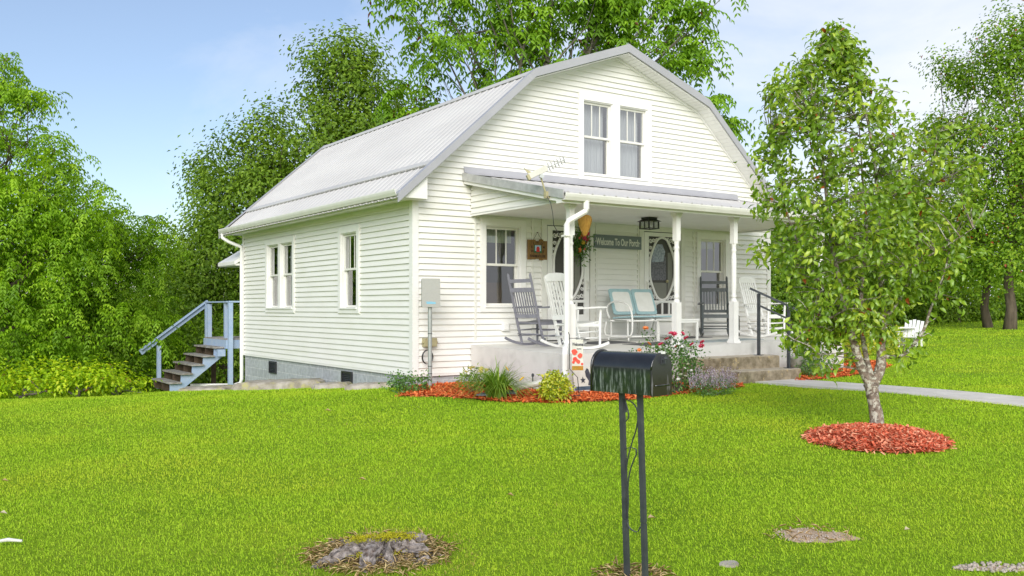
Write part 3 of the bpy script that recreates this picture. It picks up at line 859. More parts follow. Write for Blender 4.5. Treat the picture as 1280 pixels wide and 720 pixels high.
# porch ----------------------------------------------------------------
PX0, PX1, PD = 1.10, 7.67, 2.67
def slab_z(x, y):
    fx = min(1, max(0, (x - PX0) / (PX1 - PX0))); fy = min(1, max(0, -y / PD))
    fx = min(1, fx * 1.4)
    return (.765 * (1 - fx) + .835 * fx) * (1 - fy) + (.712 * (1 - fx) + .825 * fx) * fy
mb = MB()
nx, ny = 10, 4
vs_ = []
for j in range(ny + 1):
    for i in range(nx + 1):
        x = PX0 + (PX1 - PX0) * i / nx; y = -.03 - (PD - .03) * j / ny; vs_.append((x, y, slab_z(x, y)))
mb.mat(1).add(vs_, [(j*(nx+1)+i, (j+1)*(nx+1)+i, (j+1)*(nx+1)+i+1, j*(nx+1)+i+1) for j in range(ny) for i in range(nx)])
mb.mat(0)
fr_ = [(PX0 + (PX1 - PX0) * i / nx, -PD) for i in range(nx + 1)]
def skirt(pts):
    vs_ = []
    for x, y in pts: vs_ += [(x, y, slab_z(x, y)), (x, y, -.3)]
    mb.add(vs_, [(2*i, 2*i+1, 2*i+3, 2*i+2) for i in range(len(pts)-1)])
skirt(fr_); skirt([(PX0, -.03 - (PD-.03)*j/ny) for j in range(ny+1)]); skirt([(PX1, -.03 - (PD-.03)*j/ny) for j in range(ny, -1, -1)])
mb.build('porch_floor', [M['concrete'], M['slabtop']], house)
prz = lambda y: 3.66 + y * .207
def ribbed_front(mb, xa, xb, y0, z0, y1, z1):
    t = MB(); ribbed(t, y0, z0, y1, z1, xa, xb); t.map(lambda a, b, c: (b, a, c)); mb.add(t.v, t.f)
mb = MB()
ribbed_front(mb, .957, 7.81, -2.84, prz(-2.84), -.02, prz(-.02))
pr = mb.build('porch_roof', M['roof'], house)
mb = MB()      # wall flashing strip
mb.prism([(.957, -.006, 3.80), (.957, -.028, 3.80), (.957, -.05, 3.705), (.957, -.17, prz(-.17) + .034), (.957, -.17, prz(-.17) + .028), (.957, -.036, 3.69)], (7.74 - .957, 0, 0))
mb.build('flashing', M['raketrim'], pr)
mb = MB()      # grey rake on the porch's left end, white board below it
mb.prism([(.945, -2.80, prz(-2.80) - .10), (.945, -.02, prz(0) - .10), (.945, -.02, prz(0) + .03), (.945, -2.80, prz(-2.80) + .03)], (-.018, 0, 0))
mb.build('rake_trim', M['dull_metal'], pr); mb = MB()
mb.prism([(7.82, -2.80, prz(-2.80) - .10), (7.82, -.02, prz(0) - .10), (7.82, -.02, prz(0) + .03), (7.82, -2.80, prz(-2.80) + .03)], (.018, 0, 0))
mb.build('rake_trim', M['dull_metal'], pr)
mb = MB()
for xx in (.955, 7.79):
    mb.prism([(xx, -2.74, prz(-2.74) - .155), (xx, -.02, prz(0) - .155), (xx, -.02, prz(0) - .102), (xx, -2.74, prz(-2.74) - .102)], (.025, 0, 0))
mb.prism([(.957, -2.72, 2.985), (7.81, -2.72, 2.985), (7.81, -2.72, 2.965), (.957, -2.72, 2.965)], (0, .03, 0))
mb.box(.957, 7.81, -2.745, -2.715, 2.93, 3.06)
mb.box(.957, 1.08, -2.712, -2.60, 2.93, 3.02)
mb.build('porch_fascia', M['trim'], house)
mb = MB(); mb.box(1.09, 7.70, -2.71, -.022, 3.0, 3.02); mb.build('porch_ceiling', M['soffit'], house)
mb = MB(); mb.box(1.10, 1.14, -2.70, -.022, 2.965, 2.998); mb.box(7.63, 7.67, -2.70, -.022, 2.965, 2.998); mb.box(1.14, 7.63, -2.70, -2.62, 2.955, 2.998); mb.build('porch_trim', M['trim'], house)
for xx, sg in ((1.12, -1), (7.65, 1)):
    clap(lambda z: (max(-2.66, (z + .11 - 3.66) / .207), -.02), 3.0, 3.52, [], lambda u, z, d: (xx + sg * d, u, z))
gutter('gutter', None, .94, 7.83, -2.747, 2.965, -1, lambda a, b, c: (b, a, c))
POSTS = [(1.30, -2.50), (3.50, -2.50), (4.86, -2.50), (7.22, -2.50)]
def post_mb():
    mb = MB(); a = .056; t = .046
    mb.box(-.082, .082, -.082, .082, 0, .035); mb.box(-.070, .070, -.070, .070, .035, .06)
    mb.box(-a, a, -a, a, .06, .70)
    mb.prism([(-a, -a, .70), (a, -a, .70), (a, a, .70), (-a, a, .70)], (0, 0, .012))
    mb.lathe([(.054, .712), (.050, .74), (.036, .76), (.046, .785), (.048, .80), (.037, .83), (.040, .86), (.046, .95), (.045, 1.45), (.040, 1.52), (.036, 1.55), (.046, 1.575), (.047, 1.59), (.036, 1.615), (.039, 1.65), (.044, 1.68), (.045, 1.70)], n=16)
    mb.box(-t, t, -t, t, 1.70, 2.08)
    mb.box(-.058, .058, -.058, .058, 2.08, 2.11)
    mb.box(-.070, .070, -.070, .070, 2.11, 2.155)
    return mb
p0 = None
for x, y in POSTS:
    if p0 is None: p0 = post_mb().build('porch_post', M['trim'], house, smooth=30); o = p0
    else: o = p0.copy(); COL.objects.link(o)
    z = slab_z(x, y); o.location = (x, y, z); o.scale = (1, 1, (2.957 - z) / 2.155)
# front downspout beside the left post, kicked out over the slab
mb = MB()
mb.tube([(1.36, -2.80, 2.97), (1.36, -2.80, 2.86), (1.35, -2.79, 2.82), (1.16, -2.64, 2.68), (1.14, -2.62, 2.62), (1.14, -2.62, .92), (1.12, -2.64, .86), (1.0, -2.76, .80), (.97, -2.79, .73), (.97, -2.79, .50), (.965, -2.80, .45), (.90, -2.92, .39)], .046, 8)
mb.build('downspout', M['trim'], house)
mb = MB(); mb.box(1.082, 1.198, -2.68, -2.56, 2.45, 2.475); mb.build('strap', M['trim2'], house)
# outlet box on the wall, small cover on porch wall
mb = MB(); mb.box(1.73, 1.87, -.06, -.016, 1.00, 1.14); mb.box(1.75, 1.85, -.075, -.058, 1.02, 1.12); mb.build('outlet_cover', M['trim'], house)
mb = MB(); mb.box(6.85, 6.95, -.04, -.016, 1.15, 1.30); mb.build('outlet_cover', M['trim'], house)
# rear stoop roof glimpsed past the corner
mb = MB()
mb.prism([(-.22, 8.5, 2.52), (.75, 8.5, 3.12), (1.72, 8.5, 2.52), (1.72, 8.5, 2.44), (.75, 8.5, 3.02), (-.22, 8.5, 2.44)], (0, 1.3, 0))
mb.prism([(-.20, 8.52, 2.42), (1.70, 8.52, 2.42), (1.70, 8.52, 2.47), (-.20, 8.52, 2.47)], (0, 1.25, 0))
mb.build('stoop_roof', M['trim'], house)
# ------------------------------------------------------------------ terrain sheet, lawn, beds, path
def axis(lo, hi, c0, c1, fine, grow):
    pts = list(np.arange(c0, c1 + 1e-6, fine))
    s = fine; x = c1
    while x < hi: s *= grow; x += s; pts.append(x)
    s = fine; x = c0
    while x > lo: s *= grow; x -= s; pts.insert(0, x)
    return np.array(pts)
gx = axis(-260, 300, -14, 22, .22, 1.22); gy = axis(-120, 320, -12, 12, .22, 1.22)
XX, YY = np.meshgrid(gx, gy)
ZZ = H(XX, YY)
ZZ = ZZ + np.sin(XX * 1.7 + np.sin(YY * 1.1)) * np.sin(YY * 1.9 + .5) * .012
V = np.stack([XX, YY, ZZ], -1).reshape(-1, 3)
nx_, ny_ = len(gx), len(gy)
ii, jj = np.meshgrid(np.arange(nx_ - 1), np.arange(ny_ - 1))
a = (jj * nx_ + ii).ravel()
F = np.stack([a, a + 1, a + 1 + nx_, a + nx_], 1)
tag(np_mesh('ground', V, F, M['lawn'], smooth=True), kind='structure')

def inside(poly, x, y):
    poly = np.asarray(poly); r = np.zeros(x.shape, bool); j = len(poly) - 1
    for i in range(len(poly)):
        xi, yi = poly[i]; xj, yj = poly[j]
        c = ((yi > y) != (yj > y)) & (x < (xj - xi) * (y - yi) / (yj - yi + 1e-12) + xi)
        r ^= c; j = i
    return r
# front bed: along the house front and the porch slab out to a curved edge
def edge(pxs):
    return [on_ground(a, b)[:2] for a, b in pxs]
BED_F = edge([(498, 497), (545, 497), (585, 499), (625, 503), (680, 505), (740, 503), (800, 500), (850, 494), (890, 489), (928, 484)]) + [(4.05, -3.36), (3.9, -2.6), (1.0, -2.6), (1.0, .05), (.0, .05)]
BED_R = edge([(1000, 477), (1030, 474.5), (1060, 471), (1090, 466), (1113, 459.5)]) + [(10.0, -1.9), (9.2, -.6), (7.6, -.4), (7.6, -2.6), (5.4, -2.6), (5.45, -3.3)]
rc = G(1095, 9.02); RING = (rc[0], rc[1], .655)
st_x, st_y, st_d = on_ground(474, 696)
dp_x, dp_y, dp_d = on_ground(1012, 671)
WALK = [(4.30, -3.34), (5.28, -3.34), (5.30, -13.5), (4.32, -13.5)]
def walk_z(x, y): return hz(x, y) + .02
mb = MB(); segs = np.arange(-3.34, -13.5, -1.22)
for ya in segs:
    yb = ya - 1.205
    vs_ = []
    k = 5
    for i in range(k + 1):
        y = ya + (yb - ya) * i / k; z = walk_z(4.8, y)
        vs_ += [(4.31, y, z), (5.29, y, z), (4.31, y, z - .12), (5.29, y, z - .12)]
    fs = []
    for i in range(k):
        b = 4 * i; fs += [(b, b + 4, b + 5, b + 1), (b + 2, b + 6, b + 4, b), (b + 1, b + 5, b + 7, b + 3)]
    fs += [(0, 1, 3, 2), (4*k, 4*k + 2, 4*k + 3, 4*k + 1)]
    mb.add(vs_, fs)
tag(mb.build('walkway', M['walk']), kind='structure')

def bed_sheet(poly, lift, step=.12):
    p = np.asarray(poly); x0, y0 = p.min(0) - .1; x1, y1 = p.max(0) + .1
    xs = np.arange(x0, x1, step); ys = np.arange(y0, y1, step)
    X, Y = np.meshgrid(xs, ys); ins = inside(poly, X, Y)
    Z = H(X, Y) + lift
    n = len(xs); m = len(ys)
    i, j = np.meshgrid(np.arange(n - 1), np.arange(m - 1)); q = (j * n + i).ravel()
    Fq = np.stack([q, q + 1, q + 1 + n, q + n], 1)
    k = ins.ravel()[Fq].all(1)
    return np.stack([X, Y, Z], -1).reshape(-1, 3), Fq[k]
def chips(name, poly, n, mat, lift, ln, seed, dome=None, extra=None):
    r = np.random.default_rng(seed); p = np.asarray(poly); x0, y0 = p.min(0); x1, y1 = p.max(0)
    pts = np.empty((0, 2))
    while len(pts) < n:
        q = np.stack([r.uniform(x0, x1, n), r.uniform(y0, y1, n)], 1)
        pts = np.concatenate([pts, q[inside(poly, q[:, 0], q[:, 1])]])
    pts = pts[:n] + r.normal(0, .03, (n, 2))
    z = H(pts[:, 0], pts[:, 1]) + lift + r.uniform(0, .03, n)
    if dome: z += dome(pts[:, 0], pts[:, 1])
    Pt = np.column_stack([pts, z])
    U = rand_dir(n, r) * np.array([1, 1, .32]); N = rand_dir(n, r) * .55 + np.array([0, 0, 1.])
    Ln = ln * r.uniform(.5, 1.5, n); Wd = Ln * r.uniform(.16, .42, n)
    U = nrm(U); S = nrm(np.cross(N, U)); Lc = Ln[:, None]; Wc = Wd[:, None]
    c0 = Pt - U * Lc / 2 - S * Wc / 2; c1 = Pt + U * Lc / 2 - S * Wc / 2 * r.uniform(.3, 1, (n, 1)); c2 = Pt + U * Lc / 2 + S * Wc / 2 * r.uniform(.3, 1, (n, 1)); c3 = Pt - U * Lc / 2 + S * Wc / 2
    V = np.stack([c0, c1, c2, c3], 1).reshape(-1, 3); F = np.arange(4 * n).reshape(-1, 4)
    t = np.repeat(np.clip(r.beta(2, 2.2, n), 0, 1), 4)
    return V, F, t
def bed(name, poly, n, mat, ln, seed, label=None, dome=None):
    Vb, Fb = bed_sheet(poly, .012)
    if dome is not None: Vb[:, 2] += dome(Vb[:, 0], Vb[:, 1])
    V, F, t = chips(name, poly, n, mat, .008, ln, seed, dome)
    o = np_mesh(name, np.concatenate([V, Vb]), np.concatenate([F, Fb + len(V)]), [M[mat], M['mulch_base']], tint=np.concatenate([t, np.full(len(Vb), .3)]),
                mat_idx=np.concatenate([np.zeros(len(F)), np.ones(len(Fb))]))
    return tag(o, label, 'mulch' if label else None, kind='stuff')
bed('mulch', BED_F, 16000, 'mulch', .055, 3, 'red wood mulch in the bed before the porch')
bed('mulch', BED_R, 8000, 'mulch', .06, 4, 'red wood mulch in the bed right of the steps')
ring_poly = [(RING[0] + RING[2] * math.cos(t) * (1 + .03 * math.sin(3 * t)), RING[1] + RING[2] * math.sin(t) * (1 + .03 * math.sin(3 * t))) for t in np.linspace(0, 2 * math.pi, 60)[:-1]]
dome = lambda x, y: np.clip(1 - ((x - RING[0]) ** 2 + (y - RING[1]) ** 2) / RING[2] ** 2, 0, 1) * .07
bed('mulch', ring_poly, 9000, 'mulch_old', .05, 5, 'round patch of faded red mulch under the small tree', dome)

# grass blades ------------------------------------------------------------
def to_cam(x, y):
    dx, dy = x - CAM.x, y - CAM.y
    return dx * FWD.x + dy * FWD.y, dx * RGT.x + dy * RGT.y
def grass():
    r = np.random.default_rng(11)
    PT, SC = [], []
    for d0, d1, dens, side in ((.5, 4.4, 3500, 3.0), (4.4, 7.5, 7000, 3.2), (7.5, 10.5, 4200, 4.0), (10.5, 15, 2200, 5), (15, 22, 800, 7), (22, 34, 210, 10), (34, 52, 60, 14)):
        hw = .575
        area = ((d0 + d1) * hw + 2 * side) * (d1 - d0)
        n = int(area * dens)
        d = r.uniform(d0, d1, n); q = r.uniform(-1, 1, n) * (d * hw + side)
        x = CAM.x + FWD.x * d + RGT.x * q; y = CAM.y + FWD.y * d + RGT.y * q
        PT.append(np.stack([x, y], 1)); SC.append(np.clip(d / 6.5, .8, 6.5))
    PT = np.concatenate(PT); SC = np.concatenate(SC)
    x, y = PT[:, 0], PT[:, 1]
    bad = inside(BED_F, x, y) | inside(BED_R, x, y)
    bad |= (x > 4.30) & (x < 5.30) & (y < -3.2) & (y > -13.6)
    bad |= (x > -.03) & (x < W_ + .03) & (y > -.03) & (y < L_ + .03)
    bad |= (x > PX0) & (x < PX1) & (y > -3.4) & (y < 0)
    rr = np.hypot(x - RING[0], y - RING[1]); th = np.arctan2(y - RING[1], x - RING[0])
    bad |= rr < RING[2] * (.985 + .03 * np.sin(3 * th) + .02 * np.sin(17 * th))
    def patch(cx, cy, rx, ry, soft, seed):
        u = (x - cx) * RGT.x + (y - cy) * RGT.y; v = (x - cx) * FWD.x + (y - cy) * FWD.y
        a = np.arctan2(v / ry, u / rx); q = np.hypot(u / rx, v / ry) / (1 + .18 * np.sin(3 * a + seed) + .10 * np.sin(7 * a + 2 * seed))
        return q < 1 + soft * r.normal(size=len(x))
    bad |= patch(st_x, st_y, .40, .36, .16, 1.0) & (r.random(len(x)) < .93)
    bad |= patch(dp_x, dp_y, .235, .165, .30, 2.2) & (r.random(len(x)) < .95)
    gxy = G(1262, 5.15); bad |= patch(gxy[0], gxy[1], .34, .09, .2, .7) & (r.random(len(x)) < .8)
    mxy = G(790, 5.05); bad |= patch(mxy[0], mxy[1], .24, .16, .3, .3) & (r.random(len(x)) < .6)
    k = ~bad; x, y, SC = x[k], y[k], SC[k]; n = len(x)
    z = H(x, y) - .004 + np.sin(x * 1.7 + np.sin(y * 1.1)) * np.sin(y * 1.9 + .5) * .012
    clover = (np.sin(x * 2.3 + np.sin(y * 1.7) * 2) * np.sin(y * 2.9 + np.cos(x * 1.3) * 2) + r.normal(0, .7, n)) > 1.0
    h = r.uniform(.014, .034, n) * (1 + .18 * (SC - 1)); wd = r.uniform(.0035, .0065, n) * SC * 1.0
    an = r.uniform(0, 2 * math.pi, n); lean = r.uniform(.2, 1.3, n)
    wd = np.where(clover, wd * 2.3, wd); h = np.where(clover, h * .75, h); lean = np.where(clover, lean + .7, lean)
    sx, sy = np.cos(an), np.sin(an)
    B = np.stack([x, y, z], 1)
    S = np.stack([sx, sy, np.zeros(n)], 1) * wd[:, None] / 2
    dv = np.stack([-sy * lean, sx * lean, np.ones(n)], 1); dv = nrm(dv) * h[:, None]
    V = np.stack([B - S, B + S, B + dv * .62 + S * .8, B + dv + np.array([0, 0, -.15]) * (h * lean)[:, None], ], 1)
    V[:, 3] -= S * .3
    t = np.clip(np.where(clover, .42, .52) + r.normal(0, .15, n) + .03 * np.sin(x * .8 + 1.3 * np.sin(y * .6)), .02, .93)
    dead = r.random(n) < .006; t = np.where(dead, r.uniform(.94, 1, n), t)
    straw = patch2 = (np.hypot((x - st_x) / .62, (y - st_y) / .62) < 1) & (r.random(n) < .35); t = np.where(straw, r.uniform(.93, 1, n), t)
    F = np.arange(n)[:, None] * 4
    F = np.concatenate([F + np.array([[0, 1, 2]]), F + np.array([[0, 2, 3]])], 1).reshape(-1, 3)
    print('grass blades', n)
    tag(np_mesh('grass', V.reshape(-1, 3), F, M['blade'], tint=np.repeat(t, 4)), 'short mown bright green lawn grass with clover', 'grass', kind='stuff')
grass()

# dirt patches with pebbles and straw -----------------------------------
def dirt(name, cx, cy, rx, ry, seed, lift=.006, mat='dirt'):
    r = np.random.default_rng(seed); mb = MB(); n = 30
    vs_ = [(cx, cy, hz(cx, cy) + lift)]
    for ring_f in (.5, 1.0):
        for i in range(n):
            a = 2 * math.pi * i / n; k = ring_f * (1 + .16 * math.sin(3 * a + seed) + .10 * math.sin(7 * a + 2 * seed))
            x = cx + RGT.x * math.cos(a) * rx * k + FWD.x * math.sin(a) * ry * k; y = cy + RGT.y * math.cos(a) * rx * k + FWD.y * math.sin(a) * ry * k
            vs_.append((x, y, hz(x, y) + (lift if ring_f < 1 else lift - .008)))
    fs = [(0, 1 + i, 1 + (i + 1) % n) for i in range(n)] + [(1 + i, 1 + n + i, 1 + n + (i + 1) % n, 1 + (i + 1) % n) for i in range(n)]
    mb.add(vs_, fs); return tag(mb.build(name, M[mat]), kind='structure')
dirt('dirt_patch', dp_x, dp_y, .26, .18, 2)
dirt('dirt_patch', st_x, st_y, .33, .30, 1)
mxy = G(790, 5.05); dirt('dirt_patch', mxy[0], mxy[1], .16, .12, 3)
gxy = G(1262, 5.15); dirt('gravel_patch', gxy[0], gxy[1], .34, .09, 5)
def pebbles(cx, cy, rx, ry, n, s, seed):
    r = random.Random(seed); mb = MB()
    for i in range(n):
        a = r.uniform(0, 6.28); q = r.random() ** .5
        x = cx + RGT.x * math.cos(a) * rx * q + FWD.x * math.sin(a) * ry * q; y = cy + RGT.y * math.cos(a) * rx * q + FWD.y * math.sin(a) * ry * q
        z = hz(x, y) + .012; k = s * r.uniform(.4, 1.2)
        t = [(math.cos(b) * k * r.uniform(.7, 1.1), math.sin(b) * k * r.uniform(.7, 1.1)) for b in np.linspace(0, 6.28, 7)[:-1]]
        vs_ = [(x + u, y + v, z - .004) for u, v in t] + [(x + u * .6, y + v * .6, z + k * .5) for u, v in t]
        mb.add(vs_, [(j, (j+1) % 6, (j+1) % 6 + 6, j + 6) for j in range(6)] + [tuple(range(6, 12))])
    return mb
mb = pebbles(gxy[0], gxy[1], .32, .09, 160, .013, 1)
t2 = pebbles(dp_x, dp_y, .24, .16, 120, .007, 2); mb.add(t2.v, t2.f)
tag(mb.build('pebbles', M['pebble']), 'pale pebbles on the bare dirt', 'pebbles', kind='stuff')
def straw(cx, cy, rx, ry, n, seed):
    r = np.random.default_rng(seed); a = r.uniform(0, 6.28, n); q = r.random(n) ** .5
    x = cx + RGT.x * np.cos(a) * rx * q + FWD.x * np.sin(a) * ry * q; y = cy + RGT.y * np.cos(a) * rx * q + FWD.y * np.sin(a) * ry * q
    Pt = np.stack([x, y, H(x, y) + .012 + r.uniform(0, .03, n)], 1)
    U = rand_dir(n, r) * np.array([1, 1, .4]); N = rand_dir(n, r) * .5 + np.array([0, 0, 1])
    V, F = leaf_arrays(Pt, U, N, r.uniform(.03, .09, n), np.full(n, .005))
    return V, F, np.repeat(r.random(n), 4)
V1, F1, t1 = straw(st_x, st_y, .44, .42, 1700, 5); V2, F2, t2 = straw(mxy[0], mxy[1], .22, .15, 350, 6); V3, F3, t3 = straw(dp_x, dp_y, .3, .2, 90, 7)
tag(np_mesh('straw', np.concatenate([V1, V2, V3]), np.concatenate([F1, F2 + len(V1), F3 + len(V1) + len(V2)]), M['straw'], tint=np.concatenate([t1, t2, t3])), 'dry straw scattered round the stump and post', 'straw', kind='stuff')

# stump ---------------------------------------------------------------------
def stump():
    z = hz(st_x, st_y)
    root = empty('tree_stump', (st_x, st_y, z - .01), 'rotten grey tree stump with sprawling roots in the lawn', 'stump')
    to = lambda u, v, h: (RGT.x * u + FWD.x * v, RGT.y * u + FWD.y * v, h)
    r = random.Random(4)
    def ridged(mb, pts, rad, r, n=20):
        ph = [r.uniform(0, 6) for _ in range(4)]; vs_ = []; fs = []
        for i, p in enumerate(pts):
            t = (pts[min(i + 1, len(pts) - 1)] - pts[max(i - 1, 0)]).normalized(); u = t.cross(Vector((0, 0, 1))).normalized(); w_ = u.cross(t)
            for k in range(n):
                a = 2 * math.pi * k / n + i * .06
                g = 1 + .20 * math.sin(5 * a + ph[0] + i * .15) + .16 * math.sin(9 * a + ph[1] - i * .2) + r.uniform(-.13, .13)
                vs_.append(p + u * (math.cos(a) * rad[i] * g) + w_ * (math.sin(a) * rad[i] * g * .85))
        for i in range(len(pts) - 1):
            for k in range(n): fs.append((i*n+k, i*n+(k+1) % n, (i+1)*n+(k+1) % n, (i+1)*n+k))
        fs += [tuple(range(n))[::-1], tuple((len(pts)-1)*n + k for k in range(n))]
        mb.add(vs_, fs)
    n, m = 96, 30; vs_ = []; fs = []
    for j in range(m):
        f = j / (m - 1)
        for i in range(n):
            a = 2 * math.pi * i / n
            arm = .5 + .5 * math.cos(5 * a + .6); arm = arm ** 2
            R = .17 + .16 * arm + .035 * math.sin(9 * a + 1) + .02 * math.sin(17 * a)
            rad = R * f
            hgt = .15 * (1 - f ** 1.6) + .016 * math.sin(23 * a + 2 * f) * (f > .3) + .018 * math.sin(6 * a + 7 * f) * (f > .1) + .022 * (arm - .4) * math.sin(f * 3.1) + r.uniform(-.014, .014)
            if f < .4: hgt -= .06 * (1 - f / .4) + r.uniform(0, .03)
            if .25 < f < .85 and (3.6 < a < 4.0 or 5.2 < a < 6.1): hgt -= .11
            vs_.append(to(rad * math.cos(a) * 1.12 + .03, rad * math.sin(a) * .82, hgt - .01 - .03 * (f > .97)))
    for j in range(m - 1):
        for i in range(n):
            b = j * n + i; c = j * n + (i + 1) % n; fs.append((b, c, c + n, b + n))
    mb = MB(); mb.add(vs_, fs)
    mb.build('stump_wood', M['stump'], root, smooth=False)
    for pts, rad in (([(-.10, -.02, .07), (-.17, -.10, .06), (-.25, -.17, .03), (-.33, -.22, .0)], [.045, .05, .04, .02]), ([(.0, -.1, .08), (-.02, -.2, .05), (-.05, -.30, .01)], [.05, .045, .03]),
                     ([(-.14, .10, .04), (-.22, .18, .05), (-.33, .27, .02)], [.03, .028, .012]), ([(.14, .0, .07), (.23, -.02, .05), (.33, .0, .0)], [.055, .05, .02]), ([(.06, .20, .03), (.12, .24, .065), (.2, .24, .06), (.26, .23, .02)], [.03, .045, .045, .03]),
                     ([(.22, -.14, .0), (.27, -.16, .045), (.33, -.15, .0)], [.02, .03, .02])):
        mb = MB(); q = [Vector(pts[0])]
        for a, b in zip(pts, pts[1:]):
            for k in (1, 2, 3): q.append(Vector(a).lerp(Vector(b), k / 3) + Vector((r.uniform(-.012, .012), r.uniform(-.012, .012), r.uniform(-.006, .01))))
        rr = [np.interp(i / (len(q) - 1), np.linspace(0, 1, len(rad)), rad) * r.uniform(.8, 1.2) for i in range(len(q))]
        ridged(mb, [Vector(to(*p)) for p in q], rr, r); mb.build('root', M['stump'], root, smooth=25)
    rn = np.random.default_rng(8); n = 2600
    cents = [(-.10, .03, .125), (.05, .085, .13), (.12, .10, .115), (-.04, -.14, .07), (.08, -.08, .06)]
    ci = rn.choice(5, n, p=[.28, .30, .2, .12, .1]); c = np.array([to(*q) for q in cents])[ci]
    Pt = c + rn.normal(0, 1, (n, 3)) * np.array([.045, .03, .007])
    V, F = leaf_arrays(Pt, rand_dir(n, rn) + np.array([0, 0, .8]), rand_dir(n, rn), rn.uniform(.008, .016, n), np.full(n, .006))
    np_mesh('moss', V, F, M['moss'], root)
    root.scale = (1.08, 1.08, .85)
stump()
# a few dead leaves, bark bits and one flat stone in the grass ------------------
def litter(px, py, ln, wd, seed, name='fallen_leaf', label=None, mat='dry'):
    x, y, d = on_ground(px, py); z = hz(x, y) + .045
    r = np.random.default_rng(seed); a = r.uniform(-.5, .5)
    U = np.array([[RGT.x * math.cos(a) + FWD.x * math.sin(a), RGT.y * math.cos(a) + FWD.y * math.sin(a), .08]]); N = np.array([[.1, -.25, 1.]])
    V, F = leaf_arrays(np.zeros((1, 3)) - U * ln / 2, U, N, np.array([ln]), np.array([wd]), .2, .2)
    o = np_mesh(name, V, F, LM[mat], tint=np.full(4, r.random())); o.location = (x, y, z); tag(o, label, 'leaf', 'dead leaves lying on the lawn')
for i, (px, py, ln, wd, lab) in enumerate([(6, 607, .06, .035, 'pale dead leaf at the left edge, farthest back of three'), (4, 649, .06, .04, 'pale dead leaf at the left edge, middle of three'),
        (453, 605, .07, .03, 'tan dead leaf on the lawn behind the stump'), (638, 626, .06, .035, 'tan dead leaf between the stump and the mailbox'),
        (815, 655, .07, .04, 'tan dead leaf just right of the mailbox post'), (1135, 671, .055, .04, 'orange dead leaf on the lawn below the small tree'), (410, 517, .09, .05, 'pale dead leaf far back on the lawn before the house')]):
    litter(px, py, ln, wd, i, label=lab)
x, y, d = on_ground(14, 684)
mb = MB(); mb.tube([RGT * -.07 + Vector((0, 0, 0)), RGT * -.02 + Vector((0, 0, .008)), RGT * .07 + Vector((0, 0, .0))], [.010, .012, .008], 7)
o = mb.build('stick', M['white_pvc']); o.location = (x, y, hz(x, y) + .04); tag(o, 'short pale peeled stick lying in grass at the left edge', 'stick')
x, y, d = on_ground(912, 709)
mb = MB(); pr_ = [(math.cos(a) * .06 * (1 + .15 * math.sin(3 * a)), math.sin(a) * .05) for a in np.linspace(0, 6.28, 15)[:-1]]
mb.prism([(u, v, 0) for u, v in pr_], (0, 0, .03)); o = mb.build('flat_stone', M['stone']); o.location = (x, y, hz(x, y) - .008); tag(o, 'small grey stone sunk in the lawn right of the mailbox', 'stone')

# flat rocks along the left foundation ----------------------------------------
def rock(px0, px1, py, d, dep, h, seed, label):
    r = random.Random(seed); c = G((px0 + px1) / 2, d); hw = (px1 - px0) / 2 * d / FOC
    z = hz(*c); mb = MB(); n = 26; vs_ = []
    prof = [(1.0, -.12), (1.02, h * .35), (.97, h * .8), (.88, h), (.5, h * 1.06), (.0, h * 1.05)]
    rad = [1 + r.uniform(-.12, .12) for _ in range(n)]
    for k, zz in prof[:-1]:
        for i in range(n):
            a = 2 * math.pi * i / n; q = k * rad[i]
            e = abs(math.cos(a)) ** .6 * (1 if math.cos(a) > 0 else -1), abs(math.sin(a)) ** .6 * (1 if math.sin(a) > 0 else -1)
            u, v = e[0] * hw * q, e[1] * dep * q
            vs_.append((RGT.x * u + FWD.x * v, RGT.y * u + FWD.y * v, zz + r.uniform(-.012, .012)))
    vs_.append((0, 0, h * 1.05)); fs = [(j*n+i, j*n+(i+1) % n, (j+1)*n+(i+1) % n, (j+1)*n+i) for j in range(4) for i in range(n)] + [(4*n+i, 4*n+(i+1) % n, 5*n) for i in range(n)]
    mb.add(vs_, fs); o = mb.build('flat_rock', M['stone'], smooth=35); o.location = (*c, z)
    # follow the fall of the ground across the rock
    l = hz(*G(px0, d)); rr_ = hz(*G(px1, d)); ang = math.atan2(rr_ - l, 2 * hw)
    o.rotation_mode = 'AXIS_ANGLE'; o.rotation_axis_angle = (-ang, FWD.x, FWD.y, 0)
    tag(o, label, 'rock', 'flat rocks along the side of the house')
rock(228, 296, 495, 18.6, .40, .09, 1, 'pale flat rock nearest the wooden stairs, lying in the lawn')
rock(298, 400, 490, 17.6, .42, .17, 2, 'largest long flat rock beside the block foundation')
rock(392, 440, 494, 16.2, .25, .10, 3, 'small flat rock between the long rock and the thin slab')
rock(434, 494, 495, 15.2, .22, .08, 4, 'thin grey stone slab next to the mulch bed at the house corner')
# ------------------------------------------------------------------ things on and round the porch
def text_mesh(name, s, size, mat, parent, loc, rot, sx=1.0, ext=.002, bold=0.0, align='CENTER'):
    c = bpy.data.curves.new(name, 'FONT'); c.body = s; c.size = size; c.extrude = ext; c.offset = bold; c.align_x = align; c.align_y = 'CENTER'
    c.resolution_u = 3
    o = bpy.data.objects.new(name, c); COL.objects.link(o)
    dg = bpy.context.evaluated_depsgraph_get(); me = bpy.data.meshes.new_from_object(o.evaluated_get(dg))
    COL.objects.unlink(o); bpy.data.objects.remove(o); me.name = name
    me.materials.clear()
    ob = link(name, me, parent, [mat]); ob.location = loc; ob.rotation_euler = rot; ob.scale = (sx, 1, 1)
    return ob
FRONT = (R_(90), 0, 0)
